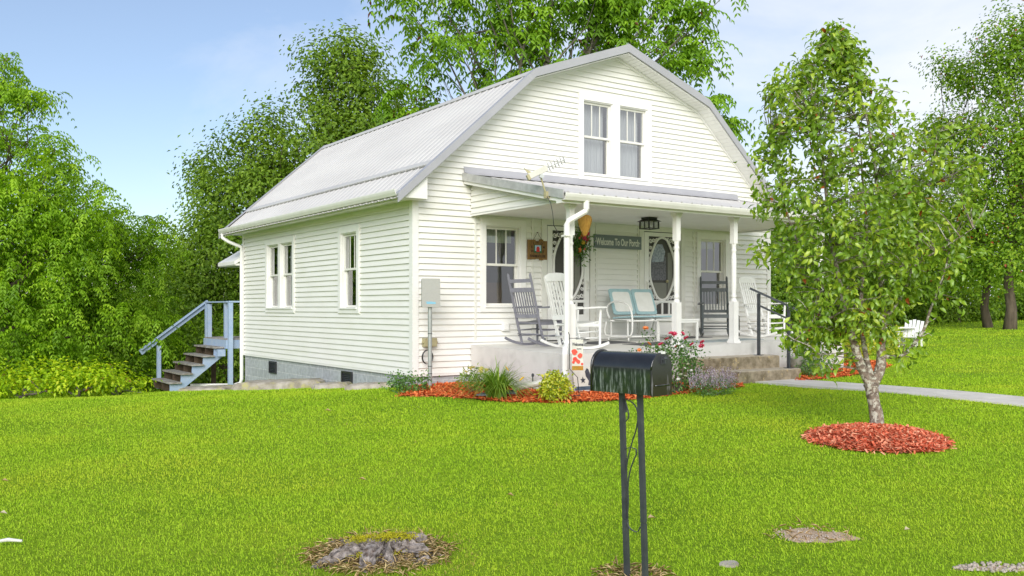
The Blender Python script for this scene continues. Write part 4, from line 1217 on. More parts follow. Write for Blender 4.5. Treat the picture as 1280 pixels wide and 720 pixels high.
# rocking chairs: local x to the sitter's right, -y forward
def rocker(label, loc, rz, mat, style):
    root = empty('rocking_chair', loc, label, 'rocking chair', 'rocking chairs on the porch', rz)
    m = M[mat]
    hw = .27
    mb = MB()     # seat, slightly dished and tilted back
    n = 6; sl = 10
    for i in range(sl):
        f0, f1 = i / sl, (i + .86) / sl
        y0, y1 = -.24 + .48 * f0, -.24 + .48 * f1
        zz = lambda y: .425 - .10 * (y + .24) + .14 * (y) ** 2 - .012
        mb.prism([(-hw + .01, y0, zz(y0)), (-hw + .01, y1, zz(y1)), (-hw + .01, y1, zz(y1) + .02), (-hw + .01, y0, zz(y0) + .02)], (2 * hw - .02, 0, 0))
    mb.box(-hw, -hw + .03, -.245, .245, .355, .405); mb.box(hw - .03, hw, -.245, .245, .355, .405)
    mb.box(-hw, hw, -.265, -.235, .37, .42)
    mb.build('seat', m, root)
    bk = lambda z: .235 + (z - .36) * .27       # back leans away
    top = 1.17
    if style == 'slat_two_rails':
        for s in (-1, 1):
            mb = MB(); x = s * (hw - .01)
            mb.tube([(x, bk(.05) - .02, .045), (x, bk(.36), .36), (x, bk(top), top), (x, bk(top + .03), top + .035)], [.021, .024, .020, .010], 8)
            mb.build('back_post', m, root, smooth=40)
        mb = MB()
        mb.bar((-hw, bk(1.08), 1.08), (hw, bk(1.08), 1.08), .02, .06); mb.bar((-hw, bk(.93), .93), (hw, bk(.93), .93), .02, .075)
        mb.bar((-hw, bk(.50), .50), (hw, bk(.50), .50), .022, .06)
        for i in range(8):
            x = -.20 + .40 * i / 7; mb.bar((x, bk(.50), .50), (x, bk(.93) + .0, .93), .024, .012, (0, 1, 0))
        mb.build('backrest', m, root)
    else:
        for s in (-1, 1):
            mb = MB(); x = s * (hw - .02)
            mb.bar((x, bk(.05) - .02, .045), (x, bk(top - .03), top - .03), .05, .028, (0, 1, 0)); mb.build('back_post', m, root)
        mb = MB()
        pts = [(-hw + .0, 1.10), (-.15, 1.135), (0, 1.145), (.15, 1.135), (hw - .0, 1.10)]
        poly = [(x, bk(z) - .012, z + .06) for x, z in pts] + [(x, bk(1.08) - .012, 1.07) for x, z in pts[::-1]]
        mb.prism(poly, (0, .024, 0))
        mb.bar((-hw, bk(.50), .50), (hw, bk(.50), .50), .022, .08)
        for i in range(6):
            x = -.175 + .35 * i / 5; mb.bar((x, bk(.50), .50), (x, bk(1.08), 1.08), .036, .014, (0, 1, 0))
        mb.build('backrest', m, root)
    for s in (-1, 1):
        x = s * (hw + .005)
        mb = MB(); pts = []
        for i in range(17):     # curved runner
            y = -.44 + .95 * i / 16; pts.append((x, y, .022 + .42 * (y + .02) ** 2 - (0 if abs(y) < .42 else 0)))
        for a, b in zip(pts, pts[1:]): mb.bar(a, b, .028, .04)
        mb.build('runner', m, root)
        mb = MB(); mb.tube([(x, -.25, .05), (x, -.25, .36), (x, -.265, .62)], [.019, .024, .018], 8); mb.build('front_leg', m, root, smooth=40)
        mb = MB()
        ax = x + s * .02
        poly = [(ax - .035, .30, .628), (ax + .03, .30, .628), (ax + .045, -.20, .648), (ax + .045, -.33, .65), (ax + .02, -.36, .65), (ax - .03, -.36, .65), (ax - .045, -.20, .648)]
        mb.prism(poly, (0, 0, .024)); mb.build('armrest', m, root)
        mb = MB(); mb.tube([(x, -.25, .28), (x, .22, .26)], .012, 6); mb.tube([(x, -.25, .18), (x, .20, .17)], .012, 6); mb.build('stretcher', m, root, smooth=True)
    mb = MB(); mb.tube([(-hw, -.25, .27), (hw, -.25, .27)], .013, 6); mb.tube([(-hw, -.25, .16), (hw, -.25, .16)], .013, 6); mb.tube([(-hw, .22, .20), (hw, .22, .20)], .012, 6); mb.build('stretcher', m, root, smooth=True)
    return root
def on_slab(x, y): return (x, y, slab_z(x, y) + .003)
rocker('pale grey slat rocking chair beside the left porch window', on_slab(1.92, -.85), R_(99), 'grey_paint', 'slat_two_rails')
rocker('white slat rocking chair behind the downspout at the porch corner', on_slab(1.98, -1.80), R_(92), 'white_wood', 'slat_full')
rocker('dark grey rocking chair before the right porch window', on_slab(6.44, -.62), R_(-42), 'dkgrey_paint', 'slat_two_rails')
rocker('white slat rocking chair at the far right porch end beyond the handrail', on_slab(7.16, -1.25), R_(6), 'white_wood', 'slat_full')

# glider loveseat ---------------------------------------------------------
gl = empty('porch_glider', on_slab(4.45, -.62), 'teal and white two seat metal glider between the screen doors', 'glider', rz=R_(4))
def panel(c, u, v, w, h, t, bow=.03):
    """pressed metal panel: rounded rectangle slab in plane (u,v) about c"""
    c = Vector(c); u = Vector(u).normalized(); v = Vector(v).normalized(); n = u.cross(v)
    pts = []; r = .05
    for cx, cy, a0 in ((w/2-r, h/2-r, 0), (-w/2+r, h/2-r, 90), (-w/2+r, -h/2+r, 180), (w/2-r, -h/2+r, 270)):
        for k in range(5):
            a = R_(a0 + k * 22.5); pts.append(c + u * (cx + r * math.cos(a)) + v * (cy + r * math.sin(a)))
    return pts, n
for s in (-1, 1):
    x = s * .295
    pts, n = panel((x, .215, .70), (1, 0, 0), (0, .32, .95), .565, .50, .03)
    mb = MB(); mb.prism(pts, n * .022); b = mb.build('back_panel', M['teal'], gl)
    pts, n = panel((x, .20, .70), (1, 0, 0), (0, .32, .95), .45, .385, .03)
    mb = MB(); mb.prism([p - n * -.0 for p in pts], n * .016 * (1 if n.y < 0 else -1)); mb.build('white_panel', M['white_enamel'], b)
    pts, n = panel((x, -.06, .405), (1, 0, 0), (0, 1, -.06), .565, .50, .03)
    mb = MB(); mb.prism(pts, n * .025); st = mb.build('seat_panel', M['teal'], gl)
    pts, n = panel((x, -.06, .432), (1, 0, 0), (0, 1, -.06), .44, .36, .03)
    mb = MB(); mb.prism(pts, n * .006); mb.build('white_panel', M['white_enamel'], st)
for s in (-1, 1):
    x = s * .64
    mb = MB()
    pts = [(x, .18, .40), (x, .27, .55), (x, .24, .66), (x, .05, .72), (x, -.20, .70), (x, -.36, .60), (x, -.40, .42), (x, -.40, .12), (x, -.35, .055), (x, .25, .055), (x, .33, .12), (x, .26, .34)]
    q = []
    for i in range(len(pts) - 1):
        a, b = Vector(pts[i]), Vector(pts[i+1]); q += [a, a.lerp(b, .5)]
    q.append(Vector(pts[-1])); q2 = q
    for _ in range(2): q2 = [q2[0]] + [(q2[i-1] + q2[i] * 2 + q2[i+1]) / 4 for i in range(1, len(q2) - 1)] + [q2[-1]]
    mb.tube(q2, .017, 8); mb.build('arm_tube', M['white_enamel'], gl, smooth=True)
    mb = MB()
    for y in (-.24, .18): mb.bar((x * .93, y, .05), (x * .93, y, .37), .012, .03)
    mb.tube([(x, -.30, .055), (x, -.30, .004)], .014, 6); mb.tube([(x, .2, .055), (x, .2, .004)], .014, 6)
    mb.build('hanger', M['white_enamel'], gl)
mb = MB()
for y in (-.30, .16): mb.tube([(-.64, y, .355), (.64, y, .355)], .016, 8)
for y in (-.26, .20): mb.tube([(-.64, y, .07), (.64, y, .07)], .014, 8)
for x in (-.55, .0, .55): mb.tube([(x, -.33, .375), (x, .2, .375)], .014, 8)
mb.build('under_frame', M['white_enamel'], gl, smooth=True)

ct = empty('coffee_table', on_slab(4.62, -1.40), 'low white metal side table in front of the teal glider', 'table', rz=R_(2))
mb = MB(); mb.box(-.34, .34, -.21, .21, .365, .395); mb.build('tabletop', M['white_enamel'], ct)
for x in (-.31, .31):
    for y in (-.18, .18):
        mb = MB(); mb.box(x - .017, x + .017, y - .017, y + .017, 0, .365); mb.build('leg', M['white_enamel'], ct)
mb = MB()
for y in (-.19, .19): mb.box(-.293, .293, y - .01, y + .01, .33, .364)
mb.build('apron', M['white_enamel'], ct)

def mat_on_slab(name, x0, x1, y0, y1, mt, label):
    mb = MB(); n = 6; vs_ = []
    for j in range(n + 1):
        for i in range(n + 1):
            x = x0 + (x1 - x0) * i / n; y = y0 + (y1 - y0) * j / n; vs_.append((x, y, slab_z(x, y) + .009))
    top = list(vs_); mb.add(vs_, [(j*(n+1)+i, j*(n+1)+i+1, (j+1)*(n+1)+i+1, (j+1)*(n+1)+i) for j in range(n) for i in range(n)])
    edge_ = [(x0 + (x1-x0)*i/n, y0) for i in range(n+1)] + [(x1, y0 + (y1-y0)*i/n) for i in range(1, n+1)] + [(x1 - (x1-x0)*i/n, y1) for i in range(1, n+1)] + [(x0, y1 - (y1-y0)*i/n) for i in range(1, n+1)]
    vs_ = []
    for x, y in edge_: vs_ += [(x, y, slab_z(x, y) + .009), (x, y, slab_z(x, y) + .001)]
    mb.add(vs_, [(2*i, 2*i+1, 2*i+3, 2*i+2) for i in range(len(edge_)-1)])
    return tag(mb.build(name, M[mt]), label, 'mat')
mat_on_slab('door_mat', 2.85, 3.75, -1.25, -.55, 'rug_dark', 'dark grey mat on the porch floor before the left screen door')
mat_on_slab('door_mat', 3.25, 4.10, -2.05, -1.45, 'rug_dark', 'charcoal mat on the porch floor left of the white side table')
mat_on_slab('rug', 4.35, 6.05, -2.15, -1.66, 'rug_blue', 'long faded blue grey rug along the porch front between posts')
mat_on_slab('door_mat', 5.15, 6.0, -.95, -.40, 'rug_dark', 'dark mat before the right screen door behind the post')

# black rod stand by the right post
mb = MB(); mb.tube([(0, 0, 0), (0, 0, .34), (-.01, 0, .40), (-.05, 0, .43), (-.12, 0, .43)], .011, 7); mb.tube([(-.10, .06, .0), (0, 0, .015), (.08, .07, 0)], .010, 6)
o = mb.build('rod_stand', M['black_metal'], smooth=True); o.location = on_slab(7.20, -.55); tag(o, 'thin black bent metal rod stand right of the dark rocking chair', 'stand')

# signs and hangings --------------------------------------------------------
sg = empty('welcome_sign', (4.385, -.03, 2.655), 'long grey sign board lettered Welcome To Our Porch', 'sign', rz=0)
mb = MB(); mb.box(-.60, .60, -.022, .006, -.125, .125); mb.build('board', M['sign_grey'], sg)
tx = text_mesh('lettering', '·Welcome To Our Porch·', .165, M['sign_txt'], sg, (0, -.0235, -.01), FRONT, .66, .0015, .004)
wpx = max(v.co.x for v in tx.data.vertices) - min(v.co.x for v in tx.data.vertices)
tx.scale = (1.12 / wpx, 1.12, 1)

pl = empty('wooden_plaque', (2.49, -.03, 2.45), 'rough brown wooden plaque with a small red barn picture', 'plaque')
mb = MB(); r = random.Random(3)
for i in range(5):
    x0 = -.215 + .086 * i; a, b = r.uniform(-.03, .01), r.uniform(-.02, .02)
    mb.box(x0, x0 + .083, -.018 - .002 * (i % 2), .004, -.165 + a, .165 + b)
mb.build('board', M['brown_wood'], pl)
mb = MB(); mb.box(-.085, .085, -.026, -.0205, -.065, .075); pc = mb.build('picture', M['green'], pl)
mb = MB(); mb.box(-.065, .065, -.028, -.0265, -.03, .07); mb.build('picture_sky', M['skyblue'], pc)
mb = MB(); mb.prism([(-.035, -.0285, -.05), (.035, -.0285, -.05), (.035, -.0285, .015), (.022, -.0285, .04), (0, -.0285, .052), (-.022, -.0285, .04), (-.035, -.0285, .015)], (0, -.002, 0)); mb.build('picture_barn', M['red'], pc)
for i, ch in enumerate('WELCOME'):
    a = R_(205 - i * 38.3); text_mesh('letter', ch, .058, M['dk_letter'], pl, (-.135 * math.cos(a) * -1, -.0225, .01 + .115 * math.sin(a)), (R_(90), 0, 0), 1, .001, .002)
text_mesh('letter', 'FARMHOUSE', .062, M['dk_letter'], pl, (0, -.0225, -.125), FRONT, .95, .001, .002)
mb = MB(); mb.tube([(-.09, -.01, .165), (0, -.012, .30), (.10, -.01, .165)], .004, 5); mb.tube([(0, .01, .30), (0, -.03, .30)], .009, 6); mb.build('hanger', M['dark_wood'], pl)

od = empty('hanging_ornament', (1.62, -2.45, 2.66), 'ochre straw teardrop ornament hanging under the porch gutter', 'ornament', rz=-YAW)
mb = MB(); mb.lathe([(.008, -.17), (.03, -.15), (.065, -.08), (.095, .02), (.105, .08), (.095, .125), (.06, .15), (.012, .158)], n=20); mb.map(lambda x, y, z: (x * (1 + .05 * math.cos(8 * math.atan2(y, x))), y * .75, z)); mb.build('body', M['ochre'], od, smooth=True)
mb = MB(); mb.tube([(0, 0, .155), (0, 0, .335)], .003, 5); mb.build('string', M['dark_wood'], od)

lt = empty('porch_lantern', (4.01, -1.31, 3.0), 'black flush mount lantern with clear panes on the porch ceiling', 'lantern')
mb = MB(); mb.box(-.10, .10, -.10, .10, -.03, 0); mb.add([(-.155,-.155,-.075),(.155,-.155,-.075),(.155,.155,-.075),(-.155,.155,-.075),(-.09,-.09,-.03),(.09,-.09,-.03),(.09,.09,-.03),(-.09,.09,-.03)], [(0,3,2,1),(0,1,5,4),(1,2,6,5),(2,3,7,6),(3,0,4,7)])
mb.build('cap', M['black_metal'], lt)
mb = MB()
for sx in (-1, 1):
    for sy in (-1, 1): mb.box(sx*.115-.01, sx*.115+.01, sy*.115-.01, sy*.115+.01, -.19, -.075)
for s in (-1, 1):
    mb.box(-.125, .125, s*.115-.012, s*.115+.012, -.205, -.19); mb.box(s*.115-.012, s*.115+.012, -.103, .103, -.205, -.19)
    mb.box(-.006, .006, s*.115-.006, s*.115+.006, -.19, -.075); mb.box(s*.115-.006, s*.115+.006, -.006, .006, -.19, -.075)
mb.build('cage', M['black_metal'], lt)
for s in (-1, 1):
    mb = MB(); mb.quad((-.105, s*.113, -.188), (.105, s*.113, -.188), (.105, s*.113, -.077), (-.105, s*.113, -.077)); mb.build('pane', M['glass_up'], lt)
    mb = MB(); mb.quad((s*.113, -.105, -.188), (s*.113, .105, -.188), (s*.113, .105, -.077), (s*.113, -.105, -.077)); mb.build('pane', M['glass_up'], lt)
for x in (-.045, .045):
    mb = MB(); mb.lathe([(.008, -.08), (.012, -.10), (.024, -.13), (.022, -.155), (.008, -.17)], cx=x, n=10); mb.build('bulb', M['white_enamel'], lt, smooth=True)

# antenna on the porch roof's left edge
an = empty('antenna', (.945, -2.42, 3.06), 'small pale yagi antenna clamped to the left edge of the porch roof', 'antenna')
mb = MB(); mb.tube([(-.03, 0, -.02), (-.05, 0, .05), (-.14, .02, .32)], .013, 7); mb.box(-.06, .01, -.03, .03, -.04, .06); mb.build('mast', M['beige_box'], an)
bd = (RGT * .86 + Vector((0, 0, .42)) + FWD * .1).normalized()
c0 = Vector((-.16, .02, .34)); sdv = bd.cross(Vector((0, 0, 1))).normalized(); upv = sdv.cross(bd)
mb = MB(); mb.bar(c0 - bd * .16, c0 + bd * .14, .07, .085); mb.build('housing', M['cream_panel'], an)
mb = MB(); mb.prism([c0 - bd * .15 + upv * .04 - sdv*.03, c0 - bd * .09 + upv * .04 - sdv*.03, c0 - bd * .17 + upv * .15 - sdv*.03], sdv * .02); mb.prism([c0 - bd * .19 + upv * -.05 - sdv*.05, c0 - bd * .15 + upv * -.05 - sdv*.05, c0 - bd * .15 + upv * .03 - sdv*.05, c0 - bd * .19 + upv * .03 - sdv*.05], sdv * .1); mb.build('bracket', M['beige_box'], an)
mb = MB(); mb.bar(c0 - upv * .05, c0 - upv * .10 + bd * .03, .06, .06); mb.build('clamp', M['galv'], an)
mb = MB(); mb.tube([c0 + bd * .14, c0 + bd * .44], .006, 6); mb.build('boom', M['galv'], an)
for i in range(6):
    q = c0 + bd * (.17 + .05 * i); mb = MB(); h = .085 - .005 * i
    mb.tube([q - upv * h + sdv * .02, q + upv * h + sdv * .02], .006, 5); mb.tube([q - upv * h * .6 - sdv * .04, q + upv * h * .6 + sdv * .04], .006, 5); mb.build('element', M['dull_metal'], an)
mb = MB(); mb.tube([Vector(p) - Vector((.945, -2.42, 3.06)) for p in ((.90,-2.45,3.05), (.93, -2.50, 2.95), (.97, -2.50, 2.80), (.99, -2.50, 2.62), (1.06, -2.52, 2.5), (1.12, -2.52, 2.42))], .006, 5); mb.build('cable', M['black_metal'], an)

# receiver panel on its pole, and the junction box on the wall behind
rx, ry = .055, -.46; rz_ = hz(rx, ry)
rp = empty('receiver_post', (rx, ry, rz_), 'flat grey antenna panel on a galvanised pole by the house corner', 'antenna', rz=R_(-16))
zt = 1.87 - rz_
mb = MB(); mb.tube([(0, 0, -.1), (0, 0, zt - .35)], .034, 12); mb.build('pole', M['galv'], rp, smooth=40)
for z in (.22, .34, .12, .86):
    mb = MB(); mb.tube([(0, 0, z), (0, 0, z + .012)], .0365, 12); mb.build('band', M['dark_grey_metal'], rp)
mb = MB(); mb.prism([(-.145, -.075, zt - .455), (.145, -.075, zt - .455), (.15, -.075, zt - .44), (.15, -.075, zt - .015), (.14, -.075, zt), (-.14, -.075, zt), (-.15, -.075, zt - .015), (-.15, -.075, zt - .44)], (0, .045, 0)); pn = mb.build('panel', M['panelgrey'], rp)
mb = MB(); mb.box(-.075, .075, -.0775, -.0755, zt - .405, zt - .375); mb.box(-.09, .02, -.0775, -.0755, zt - .373, zt - .367); mb.build('print', M['lightblue'], pn)
mb = MB(); mb.box(-.05, .05, -.029, .04, zt - .36, zt - .22); mb.build('bracket', M['galv'], rp)
jb = empty('junction_box', (.27, -.02, .835), 'small beige junction box on the wall behind the receiver pole', 'box')
mb = MB(); mb.box(-.115, .115, -.095, .002, -.07, .07); mb.box(-.10, .10, -.102, -.095, -.058, .058); mb.build('case', M['beige_box'], jb)
mb = MB()
for x in (-.14, .14): mb = MB(); mb.tube([(x, -.05, 0), (x * .8, -.05, 0)], .022, 8); mb.build('knob', M['beige_box'], jb)
mb = MB(); pts = [(-.055 + .10 * math.sin(a), -.05 - .004 * a, -.24 + .115 * math.cos(a)) for a in np.linspace(.3, 13, 50)]; mb.tube([(.02, -.05, -.07)] + pts, .007, 6); mb.build('cable', M['black_metal'], jb, smooth=True)

# garden flag and the printed panel leaning on the slab
fx, fy = G(722, 12.72); fz = hz(fx, fy)
fl = empty('garden_flag', (fx, fy, fz), 'narrow garden flag with red flowers on a thin black stand', 'flag', rz=-YAW)
fh = .98 - fz
mb = MB(); mb.tube([(.035, 0, -.1), (0, 0, .30), (-.11, 0, .42), (-.115, 0, fh + .05)], .006, 6); mb.tube([(-.115, 0, fh + .0), (.11, 0, fh + .0)], .005, 6); mb.tube([(-.115, 0, fh + .05), (-.13, 0, fh + .085)], .006, 6); mb.tube([(.035,0,.05),(-.06,0,.05)], .005, 5); mb.build('stand', M['black_metal'], fl)
mb = MB(); n = 14; vs_ = []
for j in range(n + 1):
    for i in range(7):
        z = .40 + (fh - .02 - .40) * j / n; x = -.078 + .156 * i / 6; vs_.append((x, -.004 + .006 * math.sin(j * .9 + i * .6), z))
fs = [(j*7+i, j*7+i+1, (j+1)*7+i+1, (j+1)*7+i) for j in range(n) for i in range(6)]
mb.mi = 0; mb.add(vs_, fs)
for k, f in enumerate(mb.f): mb.m[k] = 1 if k // 6 < 2 else 0
M['meadow'] = pmat('printed_meadow', (.55,.18,.02), (.25,.24,.03), 60, .8)
cl = mb.build('cloth', [M['cream_panel'], M['meadow']], fl)
r = random.Random(2)
def disc(cx, cz, rad, y, nn=9, seed=0):
    rr = random.Random(seed); return [(cx + rad * math.cos(a) * rr.uniform(.78, 1.1), y, cz + rad * math.sin(a) * rr.uniform(.78, 1.1)) for a in np.linspace(0, 6.28, nn + 1)[:-1]]
M['poppy'] = pmat('printed_red_flower', (.72,.045,.035), (.80,.13,.08), 40, .8)
for i, (cx, cz, rad) in enumerate(((-.045, .70, .042), (.035, .645, .036), (-.035, .59, .036), (.01, .555, .030), (.062, .52, .020), (-.06, .545, .02))):
    mb = MB(); mb.prism(disc(cx, cz * (fh / .90), rad, -.0135, 11, i), (0, -.001, 0)); mb.build('flower_print', M['poppy'], cl)
text_mesh('lettering', 'Welcome', .062, M['bird'], cl, (.0, -.0125, fh - .085), FRONT, .62, .0005, .002)
text_mesh('lettering', 'home', .030, M['bird'], cl, (.02, -.0125, fh - .145), FRONT, .9, .0005, .001)
px_, py_ = 1.45, -2.745; pz_ = hz(px_, py_)
pp = empty('printed_panel', (px_, py_, pz_ + .02), 'white panel printed with a dark bird and star leaning on the porch base', 'panel')
mb = MB(); mb.prism([(-.26, 0, 0), (.26, 0, 0), (.26, .05, .36), (-.26, .05, .36)], (0, .012, 0)); mb.build('board', M['cream_panel'], pp)
yy = lambda z: .05 * z / .36 - .0025
mb = MB(); mb.prism([(-.255, yy(.02), .02), (.255, yy(.02), .02), (.255, yy(.075), .075), (-.255, yy(.075), .075)], (0, -.001, 0)); mb.build('print', M['navy'], pp)
mb = MB(); sp = []
for i in range(10):
    a = R_(90 + 36 * i); q = .055 if i % 2 == 0 else .024; z = .165 + q * math.sin(a); sp.append((-.09 + q * math.cos(a), yy(z), z))
mb.prism(sp, (0, -.001, 0)); mb.build('star_print', M['bird'], pp)
mb = MB(); bp = [(.0,.09),(.02,.15),(-.03,.22),(-.04,.29),(.0,.34),(.03,.32),(.06,.24),(.12,.20),(.18,.24),(.24,.34),(.25,.24),(.21,.16),(.14,.12),(.13,.08),(.11,.08),(.11,.12),(.07,.12),(.06,.08),(.04,.08)]
mb.prism([(x + .0, yy(z), z) for x, z in bp], (0, -.001, 0)); mb.build('bird_print', M['bird'], pp)

# concrete steps and handrail --------------------------------------------------
cs = empty('porch_steps', (4.45, -3.0, hz(4.45, -3.2)), 'two worn mossy concrete steps up to the porch', 'steps')
def step(x0, x1, y0, y1, z0, z1, seed):
    r = random.Random(seed); mb = MB(); n = 14
    bv = .02; vs_ = []; fs = []
    prof = [(y0, z0, 0), (y0, z1 - bv, 0), (y0 + bv * .4, z1 - bv * .3, 1), (y0 + bv, z1, 1), (y1, z1, 1)]
    for i in range(n + 1):
        x = x0 + (x1 - x0) * i / n
        for y, z, t in prof: vs_.append((x, y + r.uniform(-.004, .004), z + (r.uniform(-.004, .004) if z > z0 else 0)))
    k = len(prof)
    for i in range(n):
        for j in range(k - 1):
            fs.append((i*k+j, (i+1)*k+j, (i+1)*k+j+1, i*k+j+1)); 
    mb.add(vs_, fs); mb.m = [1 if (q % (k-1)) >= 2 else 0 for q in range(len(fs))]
    mb.mi = 0
    for x in (x0, x1):
        mb.add([(x, y0, z0), (x, y0, z1 - bv), (x, y0 + bv, z1), (x, y1, z1), (x, y1, z0)], [(0, 1, 2, 3, 4)])
    return mb
o = step(3.38, 5.36, -3.06, -2.672, -.1, .60, 1).build('step', [M['step'], M['steptop']], cs, origin=cs.location)
o = step(3.92, 5.44, -3.44, -3.062, -.1, .395, 2).build('step', [M['step'], M['steptop']], cs, origin=cs.location)
hr = empty('handrail', (5.05, -2.90, .60), 'dark grey metal handrail on the right of the steps', 'handrail')
hb = Vector((5.05, -2.90, .60))
A = Vector((5.05, -2.88, .603)); B = Vector((5.30, -3.30, .398))
for p, zt_ in ((A, 1.645), (B, 1.415)):
    mb = MB(); q = p - hb; mb.bar(q + Vector((0,0,.008)), q + Vector((0, 0, zt_ - p.z)), .042, .042, (1, 0, 0)); mb.build('post', M['dark_grey_metal'], hr)
    mb = MB(); mb.box(q.x - .06, q.x + .06, q.y - .06, q.y + .06, q.z, q.z + .008); mb.build('base_plate', M['dark_grey_metal'], hr)
dv = (B - A); dv.z = -.23; 
a = A - hb; a.z = 1.665 - hb.z; 
mb = MB(); s0 = a - dv * .30; e0 = a + dv * 1.30; mb.bar(s0, e0, .05, .035); mb.build('top_rail', M['dark_grey_metal'], hr)
mb = MB(); a2 = a.copy(); a2.z -= .22; mb.bar(a2, a2 + dv, .03, .03); mb.build('mid_rail', M['dark_grey_metal'], hr)

# downspout run-off pieces, solar lamps, stake, urn ------------------------------
def ground_thing(px, py): 
    x, y, d = on_ground(px, py); return x, y, hz(x, y)
ax_, ay_, az_ = ground_thing(641, 497); bx_, by_ = .90, -2.92; bz_ = .33
A = Vector((ax_, ay_, az_ + .13)); B = Vector((bx_, by_, .40))
ds = empty('drain_pipe', tuple(A), 'white gutter drain pipe sloping over the mulch', 'pipe')
mb = MB(); mb.tube([Vector((0,0,0)), B - A], .045, 10, cap=False); mb.tube([(B - A) * .0 + Vector((0,0,.0)), (B - A) * .98], .039, 10, cap=False); mb.build('pipe', M['white_pvc'], ds, smooth=True)
x, y, z = ground_thing(621, 498)
sb = empty('splash_block', (x, y, z + .045), 'flat slate grey splash guard at the mulch edge', 'splash block', rz=-YAW + R_(8))
mb = MB(); mb.prism([(-.30, 0, .0), (-.22, -.07, 0), (.27, -.09, .03), (.30, .06, .06), (-.2, .06, .02)], (0, 0, .014)); mb.box(-.1, .27, -.085, -.07, .02, .055); mb.build('tray', M['slate'], sb)
x, y, z = ground_thing(666, 489)
mb = MB(); mb.tube([(0, 0, -.08), (0, 0, .23)], .010, 7); mb.lathe([(.018, .22), (.022, .235), (.020, .26), (.006, .27)], n=8); o = mb.build('stake', M['dark_grey_metal']); o.location = (x, y, z); tag(o, 'short dark metal stake holding the white drain pipe', 'stake')
x, y, z = ground_thing(897, 474)
so_ = empty('solar_lamp', (x, y, z), 'small grey capped garden solar light behind the lavender', 'garden light')
mb = MB(); mb.tube([(0, 0, -.08), (0, 0, .16)], .012, 8); mb.build('stem', M['galv'], so_)
mb = MB(); mb.lathe([(.035, .16), (.04, .18), (.045, .25), (.045, .255)], n=16); mb.build('lens', M['panelgrey'], so_, smooth=40)
mb = MB(); mb.lathe([(.068, .255), (.075, .262), (.07, .285), (.03, .30)], n=18); mb.build('cap', M['galv'], so_, smooth=40)
x, y = 5.78, -3.06; z = hz(x, y)
ur = empty('urn', (x, y, z), 'small mossy stone urn in the bed right of the handrail', 'urn')
mb = MB(); mb.lathe([(.10, 0), (.10, .03), (.05, .06), (.045, .10), (.09, .16), (.12, .25), (.14, .31), (.145, .33), (.12, .335), (.10, .29)], n=20); mb.build('bowl', M['urn'], ur, smooth=35)

# rear wooden stairs ------------------------------------------------------------------
ws = empty('wooden_stairs', (-.35, 9.4, -.5), 'weathered blue wooden stairs and landing at the rear corner', 'stairs')
OR = (-.35, 9.4, -.5)
def wpart(name, fn, mt):
    mb = MB(); fn(mb); return mb.build(name, M[mt], ws, origin=OR)
y0, y1 = 8.62, 10.42; xl = -.36; zt = .67
wpart('landing_deck', lambda mb: [mb.box(xl - .02, 1.7, y0 + i * .1375 + .005, y0 + (i + .94) * .1375, zt - .035, zt) for i in range(13)], 'grey_wood')
wpart('rim_board', lambda mb: (mb.box(xl, 1.7, y0 - .04, y0, zt - .24, zt - .036), mb.box(xl - .04, xl, y0 - .04, y1, zt - .24, zt - .036), mb.box(xl, 1.7, y1, y1 + .04, zt - .24, zt - .036)), 'blue_wood')
wpart('joist_block', lambda mb: mb.box(xl - .22, xl - .045, y0 - .02, y0 + .10, zt - .42, zt - .26), 'blue_wood')
for (x, y, z0_, z1_, mt) in ((xl + .05, y0 - .09, -.75, 1.53, 'blue_wood'), (xl + .04, y1 - .05, .67, 1.53, 'blue_wood'), (xl + .02, y1 - .30, .67, 1.50, 'blue_wood'), (xl + .07, y0 + .28, .67, 1.53, 'blue_wood'), (xl + .06, 9.9, -.95, .42, 'dark_wood'), (.30, y0 + .1, -.75, .42, 'dark_wood'), (.42, y0 - .09, .40, 1.53, 'blue_wood'), (1.0, y1 - .05, -.75, 1.53, 'blue_wood')):
    wpart('post', lambda mb: mb.box(x - .05, x + .05, y - .045, y + .045, z0_, z1_), mt)
wpart('top_rail', lambda mb: (mb.box(xl, 1.7, y0 - .15, y0 - .03, 1.532, 1.57), mb.box(xl - .02, xl + .10, y0 - .02, y1, 1.532, 1.565)), 'blue_wood')
N_ = 6; run = 1.28 / 5; rise = (zt + .53) / 6
for i in range(5):
    xa = xl - .01 - run * i; zz = zt - rise * (i + 1)
    wpart('tread', lambda mb: mb.box(xa - run - .03, xa, 8.70, 10.36, zz - .035, zz), 'grey_wood')
for yy_ in (8.78, 9.5, 10.28):
    def strg(mb):
        poly = []
        for i in range(5):
            xa = xl - .01 - run * i; zz = zt - rise * (i + 1) - .036
            poly += [(xa, yy_, zz), (xa - run + .012, yy_, zz)]
        poly += [(xl - .01 - run * 5 + .012, yy_, -.56), (xl - .01 - run * 5 + .18, yy_, -.60), (xl - .01, yy_, zt - rise * 1.95)]
        mb.prism(poly, (0, .04, 0))
    wpart('stringer', strg, 'blue_wood' if yy_ < 9 else 'dark_wood')
xb = xl - .01 - run * 4.4
wpart('post', lambda mb: mb.box(xb - .045, xb + .045, 10.36, 10.45, -.6, .47), 'blue_wood')
wpart('stair_rail', lambda mb: (mb.bar((xl + .06, 10.47, 1.52), (xb - .42, 10.47, .30), .05, .13), mb.bar((xl + .06, 10.44, 1.585), (xb - .42, 10.44, .365), .13, .03)), 'blue_wood')

